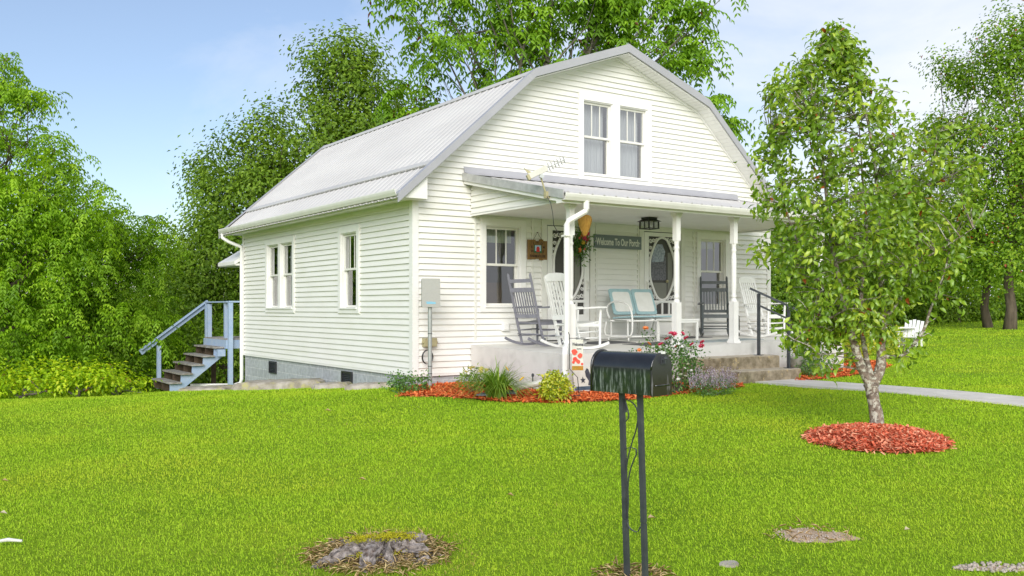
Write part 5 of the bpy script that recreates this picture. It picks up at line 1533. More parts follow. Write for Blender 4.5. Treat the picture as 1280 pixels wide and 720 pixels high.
# mailbox ---------------------------------------------------------------------------------
AX = (RGT * .69 - FWD * .72).normalized(); WD = Vector((-AX.y, AX.x, 0))
if WD.dot(RGT) < 0: WD = -WD
mc = CAM + FWD * 4.985 + RGT * .604 + AX * .05
gz = hz(mc.x, mc.y)
rz_ = math.atan2(AX.x, -AX.y)      # local -y points along AX
mbx = empty('mailbox', (mc.x, mc.y, gz), 'weathered black metal mailbox on twin posts in the lawn', 'mailbox', rz=rz_)
zb = .945 - gz; HWD, HL, SH = .084, .20, .135
def arch(w, sh, n=14):
    return [(w, 0), (w, sh)] + [(w * math.cos(a), sh + w * math.sin(a)) for a in np.linspace(0, math.pi, n)[1:-1]] + [(-w, sh), (-w, 0)]
M['mb_top'] = pmat('black_enamel', (.008,.008,.008), (.016,.016,.016), 6, .20, spec=.9, bmp=.03)
def algae():
    m, nt, out = new_mat('algae_streaked_black_enamel')
    b = nt.nodes.new('ShaderNodeBsdfPrincipled'); b.inputs['Roughness'].default_value = .45
    n1 = noise(nt, 1, 5, .7, (30, 30, 2.6)); n2 = noise(nt, 1, 4, .65, (75, 75, 9))
    base = ramp(nt, noise(nt, 14, 5), [(.35, (.006,.014,.004)), (.6, (.014,.030,.005)), (.75, (.035,.045,.009))])
    st = ramp(nt, n1, [(.56, (0,0,0)), (.70, (.7,.7,.7))]); st2 = ramp(nt, n2, [(.52, (0,0,0)), (.62, (.8,.8,.8))])
    tc = nt.nodes.new('ShaderNodeTexCoord'); sp = nt.nodes.new('ShaderNodeSeparateXYZ'); L(nt, tc.outputs['Object'], sp.inputs[0])
    mr = nt.nodes.new('ShaderNodeMapRange'); mr.inputs['From Min'].default_value = zb + .148; mr.inputs['From Max'].default_value = zb + .108; L(nt, sp.outputs['Z'], mr.inputs['Value'])
    col = mixc(nt, mixc(nt, 1, st, st2, 'ADD'), base, (.20,.23,.20))
    col = mixc(nt, mr.outputs[0], (.014,.014,.016), col)
    L(nt, col, b.inputs['Base Color']); L(nt, bump(nt, n2, .15), b.inputs['Normal']); L(nt, b.outputs[0], out.inputs[0]); return m
M['mb_side'] = algae()
mb = MB(); pr_ = arch(HWD, SH); n = len(pr_); vs_ = []
for y in (-HL, HL): vs_ += [(x, y, zb + z) for x, z in pr_]
mb.add(vs_, [(i, i+1, i+1+n, i+n) for i in range(n-1)] + [(n-1, 0, n, 2*n-1)]); 
mb.m = [1 if (i == 0 or i == n - 2) else 0 for i in range(n-1)] + [0]
mb.mi = 0; mb.add([(x, HL, zb + z) for x, z in pr_], [tuple(range(n))])
mb.build('body', [M['mb_top'], M['mb_side']], mbx, smooth=40)
mb = MB()     # rolled rim at the back
mb.tube([(x * 1.03, HL, zb + z * 1.01) for x, z in pr_], .008, 6); mb.build('rim', M['mb_top'], mbx, smooth=True)
def doormat():
    m, nt, out = new_mat('scuffed_black_enamel')
    b = nt.nodes.new('ShaderNodeBsdfPrincipled'); b.inputs['Roughness'].default_value = .3
    n1 = ramp(nt, noise(nt, 1, 4, .6, (16, 16, 3)), [(.63, (0,0,0)), (.70, (.8,.8,.8))]); n2 = ramp(nt, noise(nt, 30, 4), [(.6, (0,0,0)), (.7, (.5,.5,.5))])
    tc = nt.nodes.new('ShaderNodeTexCoord'); sp = nt.nodes.new('ShaderNodeSeparateXYZ'); L(nt, tc.outputs['Object'], sp.inputs[0])
    mr = nt.nodes.new('ShaderNodeMapRange'); mr.inputs['From Min'].default_value = zb + .04; mr.inputs['From Max'].default_value = zb + .20; L(nt, sp.outputs['Z'], mr.inputs['Value'])
    base = mixc(nt, mr.outputs[0], (.022,.018,.009), (.045,.047,.055))
    col = mixc(nt, n1, base, (.20,.19,.21)); L(nt, mixc(nt, n2, col, (.012,.012,.012)), b.inputs['Base Color'])
    L(nt, b.outputs[0], out.inputs[0]); return m
M['mb_door'] = doormat()
mb = MB(); mb.prism([(x * 1.02, -HL - .003, zb - .004 + z * 1.01) for x, z in pr_], (0, -.010, 0)); dr = mb.build('door', M['mb_door'], mbx, smooth=30)
mb = MB(); mb.tube([(x * 1.03, -HL - .008, zb - .004 + z * 1.015) for x, z in pr_[1:-1]], .006, 6); mb.bar((-.062, -HL - .014, zb + .05), (.062, -HL - .014, zb + .05), .006, .008); mb.build('rim', M['mb_top'], dr, smooth=True)
mb = MB(); mb.box(-.012, .012, -HL - .020, -HL - .0135, zb + .16, zb + .205); mb.bar((0, -HL - .03, zb + .165), (0, -HL - .03, zb + .205), .010, .012); mb.tube([(-.012, -HL - .028, zb + .19), (.012, -HL - .028, zb + .19)], .01, 8); mb.build('latch', M['dark_grey_metal'], dr)
mb = MB(); mb.box(-.010, .010, -HL - .026, -HL + .004, zb + SH + HWD - .004, zb + SH + HWD + .009); mb.build('catch', M['white_enamel'], dr)
lean = Vector((.022, -.008, 0))
for yv in (.052, -.073):
    base = Vector((.0, yv, 0)) + Vector((RGT.dot(WD) * .03, 0, 0))
    mb = MB(); tp = Vector((-.008, yv, zb)); bt = Vector((.03, yv - .012, -.12)); j = tp.lerp(bt, .60)
    mb.bar(tp, j - (bt - tp) * .003, .025, .025, (0, 1, 0)); mb.build('post', M['dark_grey_metal'], mbx)
    mb = MB(); mb.bar(j + (bt - tp) * .003, bt, .0255, .0255, (0, 1, 0)); mb.bar(j - (bt - tp) * .004, j + (bt - tp) * .004, .020, .020, (0, 1, 0)); mb.build('post', M['dark_grey_metal'], mbx)
def wire(pts, name='scroll'):
    mb = MB()
    q = [Vector(p) for p in pts]
    for _ in range(2):
        q = [q[0]] + [p for a, b in zip(q, q[1:]) for p in (a.lerp(b, .25), a.lerp(b, .75))] + [q[-1]]
    for a, b in zip(q, q[1:]): mb.bar(a, b, .003, .009, (1, 0, 0))
    mb.build(name, M['dark_grey_metal'], mbx)
ya, yb = .036, -.057
wire([(.0, ya - .01, zb - .11), (.0, ya, zb - .05), (.0, .03, zb - .035), (.0, yb + .01, zb - .07), (.0, yb, zb - .16), (.005, ya * .3, zb - .32), (.008, ya, zb - .42), (.01, ya - .0, zb - .50), (.01, .045, zb - .52)])
wire([(.002, ya, zb - .30), (.002, .05, zb - .335), (.003, .03, zb - .30), (.004, yb, zb - .30), (.006, .0, zb - .40), (.01, ya - .01, zb - .50), (.012, ya - .015, zb - .62), (.014, .04, zb - .73), (.014, yb + .02, zb - .76), (.014, yb, zb - .72)])
wire([(.002, ya - .0, zb - .05), (.002, ya - .03, zb - .13), (.002, .03, zb - .16)])

# distant garden bench ------------------------------------------------------------------------
x, y = G(1138, 24.0); z = hz(x, y)
bn = empty('garden_chair', (x, y, z), 'white wooden garden chair far back on the right lawn', 'chair', rz=R_(-75)); bn.scale = (.72, .72, .72)
mb = MB()
for i in range(5): mb.bar((-.25 + .125 * i, .24, .34), (-.28 + .14 * i, .50, 1.0 - .03 * abs(i - 2)), .11, .02, (0, 1, 0))
mb.build('backrest', M['white_wood'], bn)
mb = MB()
for i in range(5): mb.box(-.28, .28, -.28 + .105 * i, -.185 + .105 * i, .36 - .012 * i, .38 - .012 * i)
mb.build('seat', M['white_wood'], bn)
for s in (-1, 1):
    mb = MB(); mb.box(s*.36-.06, s*.36+.06, -.38, .34, .55, .575); mb.build('armrest', M['white_wood'], bn)
    for yv in (-.30, .28): mb = MB(); mb.box(s*.31-.03, s*.31+.03, yv-.03, yv+.03, 0, .55); mb.build('leg', M['white_wood'], bn)
x, y = G(1117, 24.3); z = hz(x, y)
bn2 = empty('garden_table', (x, y, z), 'low white garden table left of the far white chair', 'table', rz=R_(-20))
mb = MB()
for i in range(6): mb.box(-.55, .55, -.30 + .1 * i, -.21 + .1 * i, .50, .53)
mb.build('tabletop', M['white_wood'], bn2)
for sx in (-1, 1):
    for sy in (-1, 1): mb = MB(); mb.box(sx*.48-.04, sx*.48+.04, sy*.24-.04, sy*.24+.04, 0, .5); mb.build('leg', M['white_wood'], bn2)
# ------------------------------------------------------------------ plants
def bloom_mesh(name, rad, petals, mat, seed, cup=.5, layers=1):
    r = np.random.default_rng(seed); P_, U_, N_, T_ = [], [], [], []
    for l in range(layers):
        for i in range(petals):
            a = 2 * math.pi * i / petals + l * .5; el = cup + l * .35
            P_.append((0, 0, 0)); U_.append((math.cos(a) * math.cos(el), math.sin(a) * math.cos(el), math.sin(el))); N_.append((-math.cos(a) * math.sin(el), -math.sin(a) * math.sin(el), math.cos(el))); T_.append(.3 + .3 * r.random())
    n = len(P_)
    V, F = leaf_arrays(np.array(P_, float), np.array(U_), np.array(N_), np.full(n, rad), np.full(n, rad * .95), .12, .25)
    me = bpy.data.meshes.new(name); me.from_pydata([tuple(v) for v in V], [], [tuple(f) for f in F])
    at = me.attributes.new('tint', 'FLOAT', 'POINT'); at.data.foreach_set('value', np.repeat(T_, 4).astype(np.float32)); me.materials.append(LM[mat]); return me
def put_flowers(root, mesh, pts, label_name='flower', seed=0):
    r = random.Random(seed); o0 = Vector(root.location)
    for p in pts:
        o = bpy.data.objects.new(label_name, mesh); COL.objects.link(o); o.parent = root
        o.location = Vector(p) - o0; o.rotation_euler = (r.uniform(-.7, .9), r.uniform(-.7, .7), r.uniform(0, 6))
        k = r.uniform(.8, 1.2); o.scale = (k, k, k)
def bush(name, label, base, rx, ry, h, n, leaf, mat, seed, cat='plant', clumps=None, stems=8, up=.5, accent=0, z0=.1, group=None, spread=.07, per=14, topw=1.0):
    r = np.random.default_rng(seed); bx, by = base; bz = hz(bx, by)
    root = empty(name, (bx, by, bz), label, cat, group)
    k = max(5, n // per); u = rand_dir(k, r); q = r.uniform(.35, 1, k) ** .5
    c = np.stack([bx + u[:, 0] * rx * q * topw, by + u[:, 1] * ry * q * topw, bz + h * .5 + u[:, 2] * h * .5 * q], 1)
    c[:, 2] = np.maximum(c[:, 2], bz + h * z0)
    d = clump_leaves(c, per, spread, leaf[0], leaf[1], r, 'broad', up); k = d[0][:, 2] > bz + .01
    d = tuple(a[k] for a in d)
    leaves_obj('foliage', d, LM[mat], root, (bx, by, bz), accent, r)
    mb = MB(); rr = random.Random(seed)
    for i in range(stems):
        e = c[rr.randrange(len(c))]; mb.tube(wander((bx + rr.uniform(-.05, .05), by + rr.uniform(-.05, .05), bz - .02), e, 3, .04, rr), [.008, .006, .004, .002], 5)
    mb.build('stems', M['bark_grey'], root, origin=(bx, by, bz))
    return root, c
def strap_clump(name, label, base, n, ln, seed, mat='lily', wd=.016, lean=.9, cat='plant'):
    r = np.random.default_rng(seed); bx, by = base; bz = hz(bx, by); root = empty(name, (bx, by, bz), label, cat)
    V, F, T = [], [], []; S = 5
    for i in range(n):
        a = r.uniform(0, 2 * math.pi); l = ln * r.uniform(.55, 1.1); ll = lean * r.uniform(.25, 1.15); w = wd * r.uniform(.7, 1.2); t = np.clip(r.normal(.45, .2), 0, .95)
        ox, oy = r.normal(0, .05, 2); b0 = len(V)
        for s in range(S + 1):
            f = s / S; out = l * ll * (f ** 1.5) * .75; z = l * (f - .62 * ll * f ** 2.6) * .9
            ww = w * (1 - f ** 2) * .5 + .0008
            x, y = ox + out * math.cos(a), oy + out * math.sin(a)
            V += [(x - ww * math.sin(a), y + ww * math.cos(a), max(z, .01)), (x + ww * math.sin(a), y - ww * math.cos(a), max(z, .01))]; T += [t, t]
        for s in range(S): F.append((b0 + 2*s, b0 + 2*s+1, b0 + 2*s+3, b0 + 2*s+2))
    np_mesh('foliage', np.array(V), np.array(F), LM[mat], root, np.array(T)); return root
def sheet_pt(px, py): x, y, d = on_ground(px, py); return (x, y)
rose_f = bloom_mesh('flower', .045, 7, 'pink', 1, .35, 2); yel_f = bloom_mesh('flower', .055, 6, 'yellow', 2, .45); pyel_f = bloom_mesh('flower', .045, 6, 'paleyellow', 3, .4, 2)
or_f = bloom_mesh('flower', .045, 6, 'orange', 4, .4, 2); wh_f = bloom_mesh('flower', .028, 6, 'whiteflower', 5, .3); co_f = bloom_mesh('flower', .03, 6, 'coral', 6, .4); big_y = bloom_mesh('flower', .04, 9, 'yellow', 7, .15, 2)
# left corner green clump
b, c = bush('low_shrub', 'low green leafy plant at the house corner beside the pole', sheet_pt(510, 491), .34, .22, .30, 700, (.05, .028), 'herb', 21, spread=.06)
# pale yellow lilies against the slab
x, y = G(592, 13.75); b, c = bush('lily_plant', 'pale yellow flowering plant against the left end of the slab', (x, y), .22, .18, .36, 330, (.075, .018), 'lily', 22, spread=.05, up=.1)
put_flowers(b, pyel_f, [P3(px, py, 13.62) for px, py in ((587, 461), (591, 460), (602, 461), (600, 465), (582, 465), (608, 463))], seed=1)
# daylily clump
x, y = G(621, 12.95); b = strap_clump('daylily', 'large arching daylily clump with a few yellow blooms', (x, y), 480, .80, 23, lean=1.35, wd=.019)
put_flowers(b, yel_f, [P3(633, 461, 12.45), P3(653, 474, 12.3)], seed=2)
# round golden bush
x, y = G(694, 12.45); b, c = bush('golden_bush', 'small round yellow green bush beside the garden flag', (x, y), .20, .20, .42, 1300, (.052, .030), 'spirea', 24, spread=.035, accent=.012, per=10)
mb = MB(); rr = random.Random(5)
x, y = G(690, 13.05)
lv, c = bush('spike_plant', 'thin dark seed spikes rising behind the golden bush', (x, y), .18, .06, .40, 60, (.04, .008), 'purple', 25, spread=.03, stems=14)
# wide rose bush
x, y = G(845, 13.15); b, c = bush('rose_bush', 'pink rose bush in bloom before the middle of the porch', (x, y), .40, .26, .80, 1500, (.048, .030), 'rose', 26, spread=.075, accent=.0, stems=16, z0=.08)
put_flowers(b, rose_f, [P3(px, py, 12.95 + .03 * i) for i, (px, py) in enumerate(((839, 417), (843, 418), (834, 424), (846, 433), (858, 423), (865, 431), (878, 428), (877, 433), (826, 431), (853, 417)))], seed=3)
put_flowers(b, wh_f, [P3(px, py, 12.85) for px, py in ((856, 460), (851, 468), (860, 455), (848, 474), (864, 463), (857, 470), (846, 462))], seed=4)
x, y = G(806, 13.2); b, c = bush('rose_bush', 'thin orange flowered rose rising behind the mailbox', (x, y), .15, .13, 1.02, 300, (.045, .028), 'rose', 27, spread=.05, stems=10)
put_flowers(b, or_f, [P3(px, py, 13.0) for px, py in ((807, 411), (811, 430), (799, 438))], seed=5)
# lavender
x, y = G(893, 12.75)
lx, ly, lz = x, y, hz(x, y)
b, c = bush('lavender', 'wide clump of lavender in flower left of the steps', (x, y), .36, .20, .24, 1300, (.038, .012), 'herb', 28, spread=.05, up=.1)
rn = np.random.default_rng(5); k = 190; Ps, Us = [], []
for i in range(k):
    a = rn.uniform(0, 6.28); q = rn.random() ** .5; bx_, by_ = lx + .38 * q * math.cos(a), ly + .22 * q * math.sin(a); hh = rn.uniform(.24, .40); lnx, lny = rn.normal(0, .05, 2)
    for s in np.linspace(.45, 1, 9): Ps.append((bx_ + lnx * s, by_ + lny * s, lz + hh * s)); Us.append(rn.normal(size=3) * .6 + np.array([0, 0, .7]))
n = len(Ps); V, F = leaf_arrays(np.array(Ps), np.array(Us), rand_dir(n, rn), np.full(n, .026), np.full(n, .014)); V -= np.array([lx, ly, lz])
np_mesh('flower_spikes', V, F, LM['purple'], b, np.repeat(rn.random(n), 4))
# right of the steps
x, y = G(1012, 16.3); b, c = bush('rose_bush', 'tall orange and pink rose bush right of the handrail', (x, y), .42, .32, .90, 850, (.05, .03), 'rose', 29, spread=.09, stems=16)
put_flowers(b, or_f, [P3(px, py, 15.95) for px, py in ((1000, 415), (1008, 425), (994, 424), (1022, 407), (1012, 431), (1002, 402), (1030, 420))], seed=6)
put_flowers(b, rose_f, [P3(px, py, 15.9) for px, py in ((1017, 396), (1025, 402))], seed=7)
put_flowers(b, yel_f, [P3(1017, 416, 15.9)], seed=8)
x, y = G(1011, 15.6); b, c = bush('low_shrub', 'low green herb clump between the urn and the red mulch edge', (x, y), .24, .18, .30, 700, (.05, .016), 'herb', 30, spread=.06, up=.2)
x, y = G(1040, 16.1)
b, c = bush('low_shrub', 'low white flowered plant beside the porch right corner', (x, y), .16, .14, .22, 260, (.05, .025), 'herb', 31, spread=.05)
put_flowers(b, wh_f, [P3(px, py, 15.95) for px, py in ((1038, 450), (1042, 453), (1040, 456), (1044, 449))], seed=9)
x, y = G(1064, 18.5); b, c = bush('golden_bush', 'yellow green bush in the red mulch at the porch right end', (x, y), .42, .35, .62, 1700, (.045, .026), 'spirea', 32, spread=.06, accent=.01)
x, y = G(1102, 21); b, c = bush('golden_bush', 'yellow shrub on the lawn seen right of the small tree trunk', (x, y), .5, .4, .75, 1500, (.05, .03), 'spirea', 33, spread=.08)

# wreath on the left door
wr = empty('door_wreath', (3.44, -.09, 2.60), 'swag of red and yellow flowers on the left screen door', 'wreath')
rn = np.random.default_rng(3); n = 330
c = rn.normal(0, 1, (60, 3)) * np.array([.085, .03, .15]) + np.array([3.44, -.10, 2.58]); c = np.minimum(c, np.array([9, -.06, 9]))
d = clump_leaves(c, 7, .035, .07, .03, rn, 'broad', .1); d[0][:, 1] = np.minimum(d[0][:, 1], -.05); leaves_obj('foliage', d, LM['rose'], wr, (3.44, -.09, 2.60), 0, rn)
for me, pts in ((co_f, [(-.08, .08), (.0, .20), (.06, .12), (-.05, -.08), (.05, -.12), (.09, .0)]), (or_f, [(-.02, .14), (-.09, -.14)]), (rose_f, [(.02, .08), (.10, .17), (.10, .06)]), (big_y, [(.0, .0)]), (wh_f, [(.05, .18), (.02, -.16)])):
    put_flowers(wr, me, [(3.44 + a, -.16, 2.60 + z) for a, z in pts], seed=3)
for o in wr.children:
    if o.name.startswith('flower'): o.rotation_euler = (R_(80), 0, o.rotation_euler[2])

# ------------------------------------------------------------------ the small tree in its mulch ring
def front_tree():
    rn = np.random.default_rng(12); rr = random.Random(12)
    D0 = 9.62
    bx, by = G(1096, D0); bz = hz(bx, by) - .03
    root = empty('ornamental_tree', (bx, by, bz), 'small drooping leaved tree in the round red mulch patch', 'tree')
    O = (bx, by, bz)
    pt = lambda px, py, dd=0: P3(px, py, D0 + dd)
    mb = MB()
    stems = [
        ([(1096, 538), (1095, 520), (1092, 500), (1090, 480)], [.085, .066, .062, .075], 0),
        ([(1090, 482), (1079, 462), (1070, 440), (1063, 418), (1056, 390), (1050, 360), (1042, 320), (1036, 270), (1030, 215), (1022, 160)], [.058, .050, .042, .038, .032, .027, .022, .017, .011, .005], -.25),
        ([(1091, 482), (1101, 460), (1103, 440), (1103, 415), (1104, 385), (1102, 350), (1100, 300), (1098, 240), (1090, 170), (1070, 100), (1046, 45)], [.060, .052, .044, .038, .032, .028, .023, .018, .013, .008, .003], .1),
        ([(1088, 470), (1083, 445), (1075, 400), (1078, 350), (1085, 300), (1080, 230), (1072, 150)], [.03, .026, .022, .018, .014, .010, .005], .45),
        ([(1102, 445), (1118, 447), (1132, 443), (1145, 428), (1156, 410), (1164, 385), (1178, 350), (1190, 300)], [.024, .021, .019, .017, .015, .012, .009, .004], -.15),
        ([(1103, 400), (1118, 385), (1130, 365), (1145, 320), (1158, 270), (1166, 220), (1172, 165)], [.022, .02, .018, .015, .012, .008, .004], .3),
        ([(1058, 395), (1040, 372), (1020, 345), (1000, 310), (985, 270), (975, 225), (965, 180)], [.02, .017, .014, .012, .009, .006, .003], .1),
        ([(1062, 415), (1045, 395), (1025, 400), (1005, 415), (992, 425)], [.014, .012, .009, .006, .003], -.5),
        ([(1104, 380), (1125, 345), (1160, 320), (1195, 300), (1215, 285)], [.014, .012, .009, .006, .003], -.5),
    ]
    pts_all = []
    for pts, rad, dd in stems:
        q = []
        for i, (a, b) in enumerate(pts):
            f = i / (len(pts) - 1); v = pt(a, b, dd * f) + Vector((rr.uniform(-.012, .012), rr.uniform(-.012, .012), 0)); q.append(v)
        sm = [q[0]] + [p for a, b in zip(q, q[1:]) for p in (a.lerp(b, .25), a.lerp(b, .75))] + [q[-1]]
        rs = [np.interp(i / (len(sm) - 1), np.linspace(0, 1, len(rad)), rad) * rr.uniform(.92, 1.12) for i in range(len(sm))]
        mb.tube(sm, rs, 12); 
        if dd or True: pts_all += [(p, r) for p, r in zip(sm, rs)]
    # crown envelope (px, py, half-width) rows
    env = [(45, 1043, 20), (75, 1040, 45), (105, 1035, 80), (130, 1045, 98), (160, 1056, 110), (190, 1062, 118), (220, 1064, 120), (250, 1062, 122), (280, 1060, 120), (310, 1060, 116), (340, 1064, 108), (370, 1066, 92), (395, 1066, 72), (415, 1050, 55)]
    ey = [e[0] for e in env]
    clumps = []
    while len(clumps) < 680:
        py = rn.uniform(40, 420); cx = np.interp(py, ey, [e[1] for e in env]); hw = np.interp(py, ey, [e[2] for e in env])
        u = rn.uniform(-1, 1); v = rn.uniform(-1, 1)
        if u * u + v * v > 1: continue
        if u*u + v*v < .10 and rn.random() < .5: continue
        k = 1 + .10 * math.sin(py * .09 + u * 3) + .05 * math.sin(py * .23)
        clumps.append(pt(cx + u * hw * k, py, v * hw * D0 / FOC * .85))
    for _ in range(46):
        f = rn.random(); clumps.append(pt(np.interp(f, [0, .5, 1], [1150, 1195, 1228]) + rn.normal(0, 14), np.interp(f, [0, .5, 1], [360, 270, 190]) + rn.normal(0, 45), rn.uniform(-.4, .2)))
    for (px, py) in ((1045, 38), (1040, 52), (1050, 62), (968, 112), (975, 120), (990, 118), (1225, 210), (1228, 235), (1235, 250), (1215, 320), (1208, 300), (1200, 330), (945, 315), (950, 300), (940, 230), (946, 250), (938, 195), (1020, 442), (1010, 455), (1035, 452), (1042, 445), (1030, 460), (1048, 440), (1140, 448), (1128, 455), (1150, 430), (1172, 395), (1165, 420), (1124, 430), (985, 428), (1005, 405), (988, 405), (975, 418), (1005, 430), (985, 440), (1018, 425), (1190, 300), (1184, 315), (1195, 290), (1180, 335), (1192, 305), (1172, 165), (1178, 180), (1168, 150), (1176, 200), (1190, 280), (1200, 260), (965, 180), (972, 190), (960, 172), (992, 425), (1000, 432), (1030, 400), (1040, 395), (1012, 412), (1022, 420), (1178, 350), (1170, 370)):
        clumps.append(pt(px, py, rn.uniform(-.5, .3)))
    # twigs: each clump joined to a nearby stem point
    P_, U_, N_, L_l, T_ = [], [], [], [], []
    sp = np.array([p for p, r in pts_all if r < .04])
    for c in clumps:
        cc = np.array(c); dd = np.linalg.norm(sp - cc, axis=1) + np.maximum(0, sp[:, 2] - cc[2]) * 1.5
        s = Vector(sp[int(np.argmin(dd))]); e = Vector(c)
        if (e - s).length > .02:
            mid = s.lerp(e, .5) + Vector((rr.uniform(-.04, .04), rr.uniform(-.04, .04), rr.uniform(.0, .06)))
            mb.tube([s, mid, e], [.007, .005, .002], 5, cap=False)
        out = nrm((cc - np.array(pt(1085, 260)))[None])[0]
        m = rr.randint(12, 18); bt = rn.uniform(.15, .7)
        for i in range(m):
            f = rr.uniform(.35, 1.0); p = s.lerp(e, f) if (e - s).length < .5 else e.lerp(s, rr.uniform(0, .45) * .4)
            P_.append(np.array(p) + rn.normal(0, .06, 3)); d = rn.normal(size=3) * .8 + out * .35; d[2] = d[2] * .35 - .55; U_.append(d)
            N_.append(rn.normal(size=3) * .6 + np.array([0, 0, .55]) - np.array([FWD.x, FWD.y, 0]) * .15); L_l.append(rn.uniform(.062, .102)); T_.append(np.clip(bt + rn.normal(0, .17), 0, .93))
    mb.build('trunk', M['bark_lichen'], root, smooth=True, origin=O)
    n = len(P_); P_ = np.array(P_); U_ = nrm(np.array(U_)); N_ = np.array(N_); Ln = np.array(L_l); T_ = np.array(T_)
    T_ = np.where(rn.random(n) < .006, 1.0, T_)
    # curled leaf: two halves, each base-mid-tip, tip hooks downward
    S = nrm(np.cross(N_, U_)); N2 = np.cross(U_, S); Lc = Ln[:, None]; Wc = Lc * .42
    b = P_; m1 = P_ + U_ * Lc * .40 + N2 * Lc * .03; m2 = P_ + U_ * Lc * .75 - N2 * Lc * .12; tip = P_ + U_ * Lc * .95 - N2 * Lc * .36
    w1 = Wc * .5; up_ = N2 * Wc * .20
    V = np.stack([b, m1 - S * w1 + up_, m1, m1 + S * w1 + up_, m2 - S * w1 * .75 + up_ * .8, m2, m2 + S * w1 * .75 + up_ * .8, tip], 1).reshape(-1, 3) - np.array(O)
    idx = np.array([[0, 1, 2], [0, 2, 3], [1, 4, 2], [2, 4, 5], [2, 5, 6], [2, 6, 3], [4, 7, 5], [5, 7, 6]])
    F = (np.arange(n)[:, None, None] * 8 + idx[None]).reshape(-1, 3)
    np_mesh('crown', V, F, LM['dogwood'], root, np.repeat(T_, 8), smooth=True)
    print('front tree leaves', n)
front_tree()

# ------------------------------------------------------------------ trees round the house
LOC, WAL, FAR = (.11, .042), (.20, .072), (.15, .085)
# left side
tree('locust_tree', 'tall light green tree at the left edge of the photo', -60, 21.5, [(-80, 165, 95), (15, 165, 50), (-12, 95, 38, 0, 1.1), (-20, 270, 130), (52, 255, 68), (66, 195, 26), (40, 340, 105), (98, 272, 42), (20, 420, 100), (-130, 300, 150, 1), (8, 72, 16), (35, 120, 20)], LOC, 'locust', style='pinnate', seed=1, clump=.55, per=4, group='trees left of the house', cover=2.0, r0=.24)
tree('locust_tree', 'drooping light green tree reaching toward the wooden stairs', 95, 24.5, [(115, 330, 68), (150, 300, 45), (165, 350, 52), (120, 400, 75), (175, 410, 45), (192, 285, 24, -.3), (203, 300, 16, -.3), (60, 400, 75), (10, 420, 70), (150, 440, 60)], LOC, 'locust', style='pinnate', seed=2, clump=.5, per=4, group='trees left of the house', cover=2.1, r0=.15)
for i, (px, py, rp, d, lab) in enumerate(((30, 484, 52, 15.6, 'wide yellow green shrub at the left lawn edge, leftmost'), (98, 478, 46, 15.9, 'yellow green shrub at the lawn edge, middle of the row'), (146, 480, 36, 16.4, 'yellow green shrub with an orange tip nearest the wooden stairs'), (-40, 488, 50, 15.4, 'yellow green shrub cut by the left edge of the photo'))):
    tree('shrub', lab, px, d, [(px, py, rp, 0, .55), (px - rp * .5, py + 4, rp * .6, .2, .6), (px + rp * .55, py + 4, rp * .6, -.2, .6)], (.075, .042), 'shrub', seed=40 + i, cat='shrub', sub=1, clump=.12, per=16, group='shrubs along the left lawn edge', cover=3.4, r0=.03, accent=.01, bark='bark_grey')
# middle distance left
for i, (px, d, lobes, lab) in enumerate((
    (215, 36, [(215, 360, 40), (200, 395, 45), (230, 400, 45), (222, 320, 22)], 'distant hazy green tree left of the wooden stairs top'),
    (262, 33, [(262, 300, 42), (250, 350, 55), (290, 340, 50), (262, 240, 24, 0, 1.2), (285, 270, 32), (260, 410, 60)], 'tall distant tree rising above the wooden stairs'),
    (330, 31, [(330, 225, 52), (310, 190, 36), (345, 160, 30), (290, 250, 45), (370, 230, 60), (330, 300, 70), (270, 225, 26), (400, 260, 60)], 'broad green tree behind the left roof edge'),
    (420, 30, [(430, 90, 42), (400, 70, 26), (455, 75, 26), (425, 140, 52), (395, 120, 28), (460, 150, 45), (420, 200, 60), (432, 48, 16), (470, 110, 28), (500, 175, 50)], 'tall round crowned tree behind the middle of the roof'),
    (180, 42, [(180, 420, 50), (210, 440, 45), (150, 440, 50), (120, 400, 60)], 'far green tree low behind the drooping tree'),
    (300, 27, [(215, 450, 40), (255, 440, 42), (300, 430, 40), (240, 475, 36), (290, 478, 30), (200, 480, 30)], 'dark green thicket tree behind the wooden stairs'))):
    tree('deciduous_tree', lab, px, d, lobes, FAR if d > 28 else (.15, .08), 'far', seed=60 + i, clump=.34, per=30, group='trees behind the house', cover=2.7, r0=.2)
# big compound-leaf tree over the roof
tree('walnut_tree', 'large long leaved tree overhanging the roof ridge from behind', 640, 26.5, [(600, 40, 62), (660, 30, 70), (740, 20, 75), (810, 25, 60), (860, 40, 42), (880, 75, 20), (560, 20, 50), (510, 15, 32), (700, 85, 50), (640, 90, 45), (775, 75, 45), (830, 85, 30), (600, 115, 28), (545, 80, 18), (690, -50, 110), (790, -40, 80)], WAL, 'walnut', style='pinnate', seed=3, clump=.75, per=5, group='trees behind the house', cover=1.75, r0=.30, bark='bark_grey', accent=.01)
tree('walnut_tree', 'loose leaved tree behind the roof between the tall tree and the gable', 520, 28, [(505, 140, 38), (530, 115, 24), (480, 165, 30), (545, 150, 24)], WAL, 'walnut', style='pinnate', seed=4, clump=.7, per=5, group='trees behind the house', cover=1.5, r0=.14, bark='bark_grey', accent=.03)
tree('walnut_tree', 'leafy tree peeking over the right slope of the gable', 895, 27, [(900, 140, 26), (885, 125, 14), (912, 165, 20), (890, 170, 30)], WAL, 'walnut', style='pinnate', seed=5, clump=.6, per=5, group='trees behind the house', cover=2.2, r0=.12)
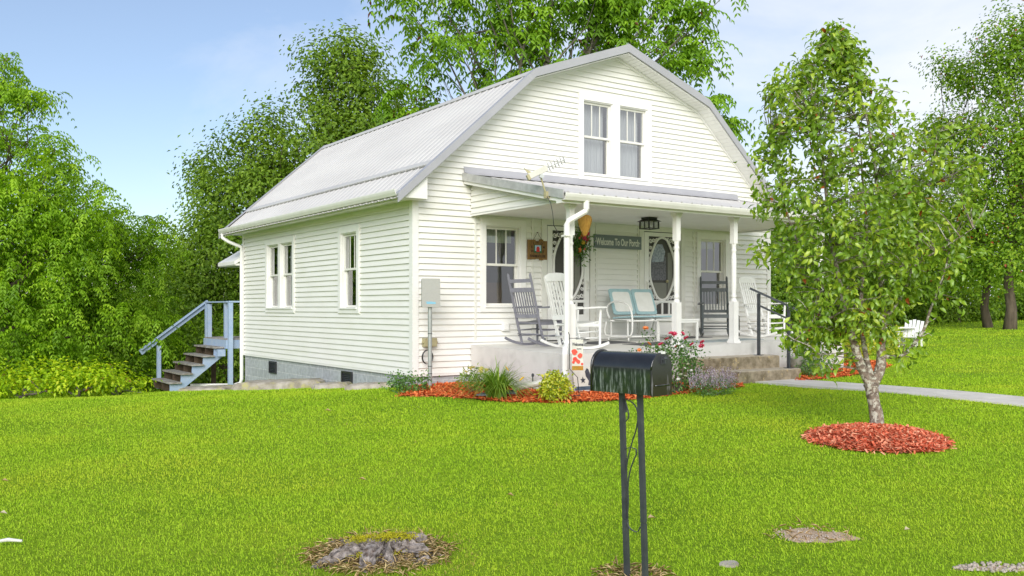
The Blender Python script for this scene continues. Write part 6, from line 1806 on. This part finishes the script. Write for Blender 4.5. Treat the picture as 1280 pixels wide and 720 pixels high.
# right side
tree('oak_tree', 'tall dark oak at the right edge of the photo', 1262, 33, [(1262, 52, 40), (1250, 112, 34), (1288, 150, 50), (1300, 60, 55), (1244, 165, 24), (1272, 222, 48), (1290, 290, 56), (1240, 262, 32), (1258, 330, 40), (1310, 200, 70)], (.14, .08), 'maple', seed=7, clump=.34, per=28, group='trees on the right hill', cover=2.3, r0=.19, accent=.012, trunk_top=.5)
tree('oak_tree', 'slimmer tree with a round top left of the tall dark oak', 1236, 35, [(1196, 92, 28), (1178, 82, 16), (1210, 115, 20), (1188, 150, 38), (1168, 195, 28), (1212, 210, 34), (1188, 255, 48), (1160, 290, 40), (1222, 300, 40), (1195, 340, 46)], (.14, .08), 'maple', seed=8, clump=.34, per=28, group='trees on the right hill', cover=2.1, r0=.15, accent=.015)
tree('oak_tree', 'dense tree behind the small ornamental tree', 1110, 40, [(1110, 270, 45), (1080, 300, 50), (1140, 290, 50), (1040, 320, 45), (1110, 340, 60), (1060, 360, 50), (1150, 350, 45), (1130, 225, 28)], FAR, 'far', seed=9, clump=.45, per=22, group='trees on the right hill', cover=2.5, r0=.25)
tree('oak_tree', 'green tree beside the right end of the house wall', 985, 38, [(975, 330, 40), (1000, 300, 35), (1010, 350, 45), (970, 380, 40), (1030, 385, 40), (985, 280, 20)], FAR, 'far', seed=10, clump=.45, per=22, group='trees on the right hill', cover=2.5, r0=.2)
for i, (px, d, rp, lab) in enumerate(((1150, 42, 32, 'dark understorey bush left of the two bare trunks'), (1200, 41, 36, 'rounded pale understorey bush before the woods'), (1250, 43, 36, 'dark bush between the two bare trunks'), (1300, 42, 40, 'dark bush beyond the right edge of the lawn'), (1090, 42, 38, 'dark bush behind the small tree trunk'), (1030, 42, 38, 'dark bush behind the porch right end'))):
    tree('understorey_bush', lab, px, d, [(px, 375, rp, 0, .8), (px - rp * .7, 385, rp * .7, 1, .7), (px + rp * .7, 382, rp * .7, 1, .8)], (.16, .09), 'oak' if i % 2 == 0 else 'far', seed=90 + i, clump=.3, per=20, group='bushes under the trees on the right', cover=3.2, r0=.08, cat='bush')

# far wood closing the view
def wood():
    rn = np.random.default_rng(44); C = []
    for px in np.arange(-700, 2000, 16):
        d = rn.uniform(58, 80); x, y = G(px, d)
        if np.hypot(x - W_ / 2, y - L_ / 2) < 15: continue
        z = hz(x, y); h = rn.uniform(5, 8.5) if px > 900 or px < 330 else rn.uniform(5, 9)
        k = 34; u = rand_dir(k, rn); q = rn.random(k) ** .33
        C.append(np.stack([x + u[:, 0] * 2.6 * q, y + u[:, 1] * 2.6 * q, z + h * .5 + u[:, 2] * h * .5 * q], 1))
    C = np.concatenate(C)
    d = clump_leaves(C, 16, .5, .34, .22, rn, 'broad', .5)
    V, F = leaf_arrays(*d[:5]); tag(np_mesh('woodland', V, F, LM['far'], tint=np.repeat(d[5], 4)), 'far green woodland closing the view behind the lawn', 'woodland', kind='stuff')
wood()
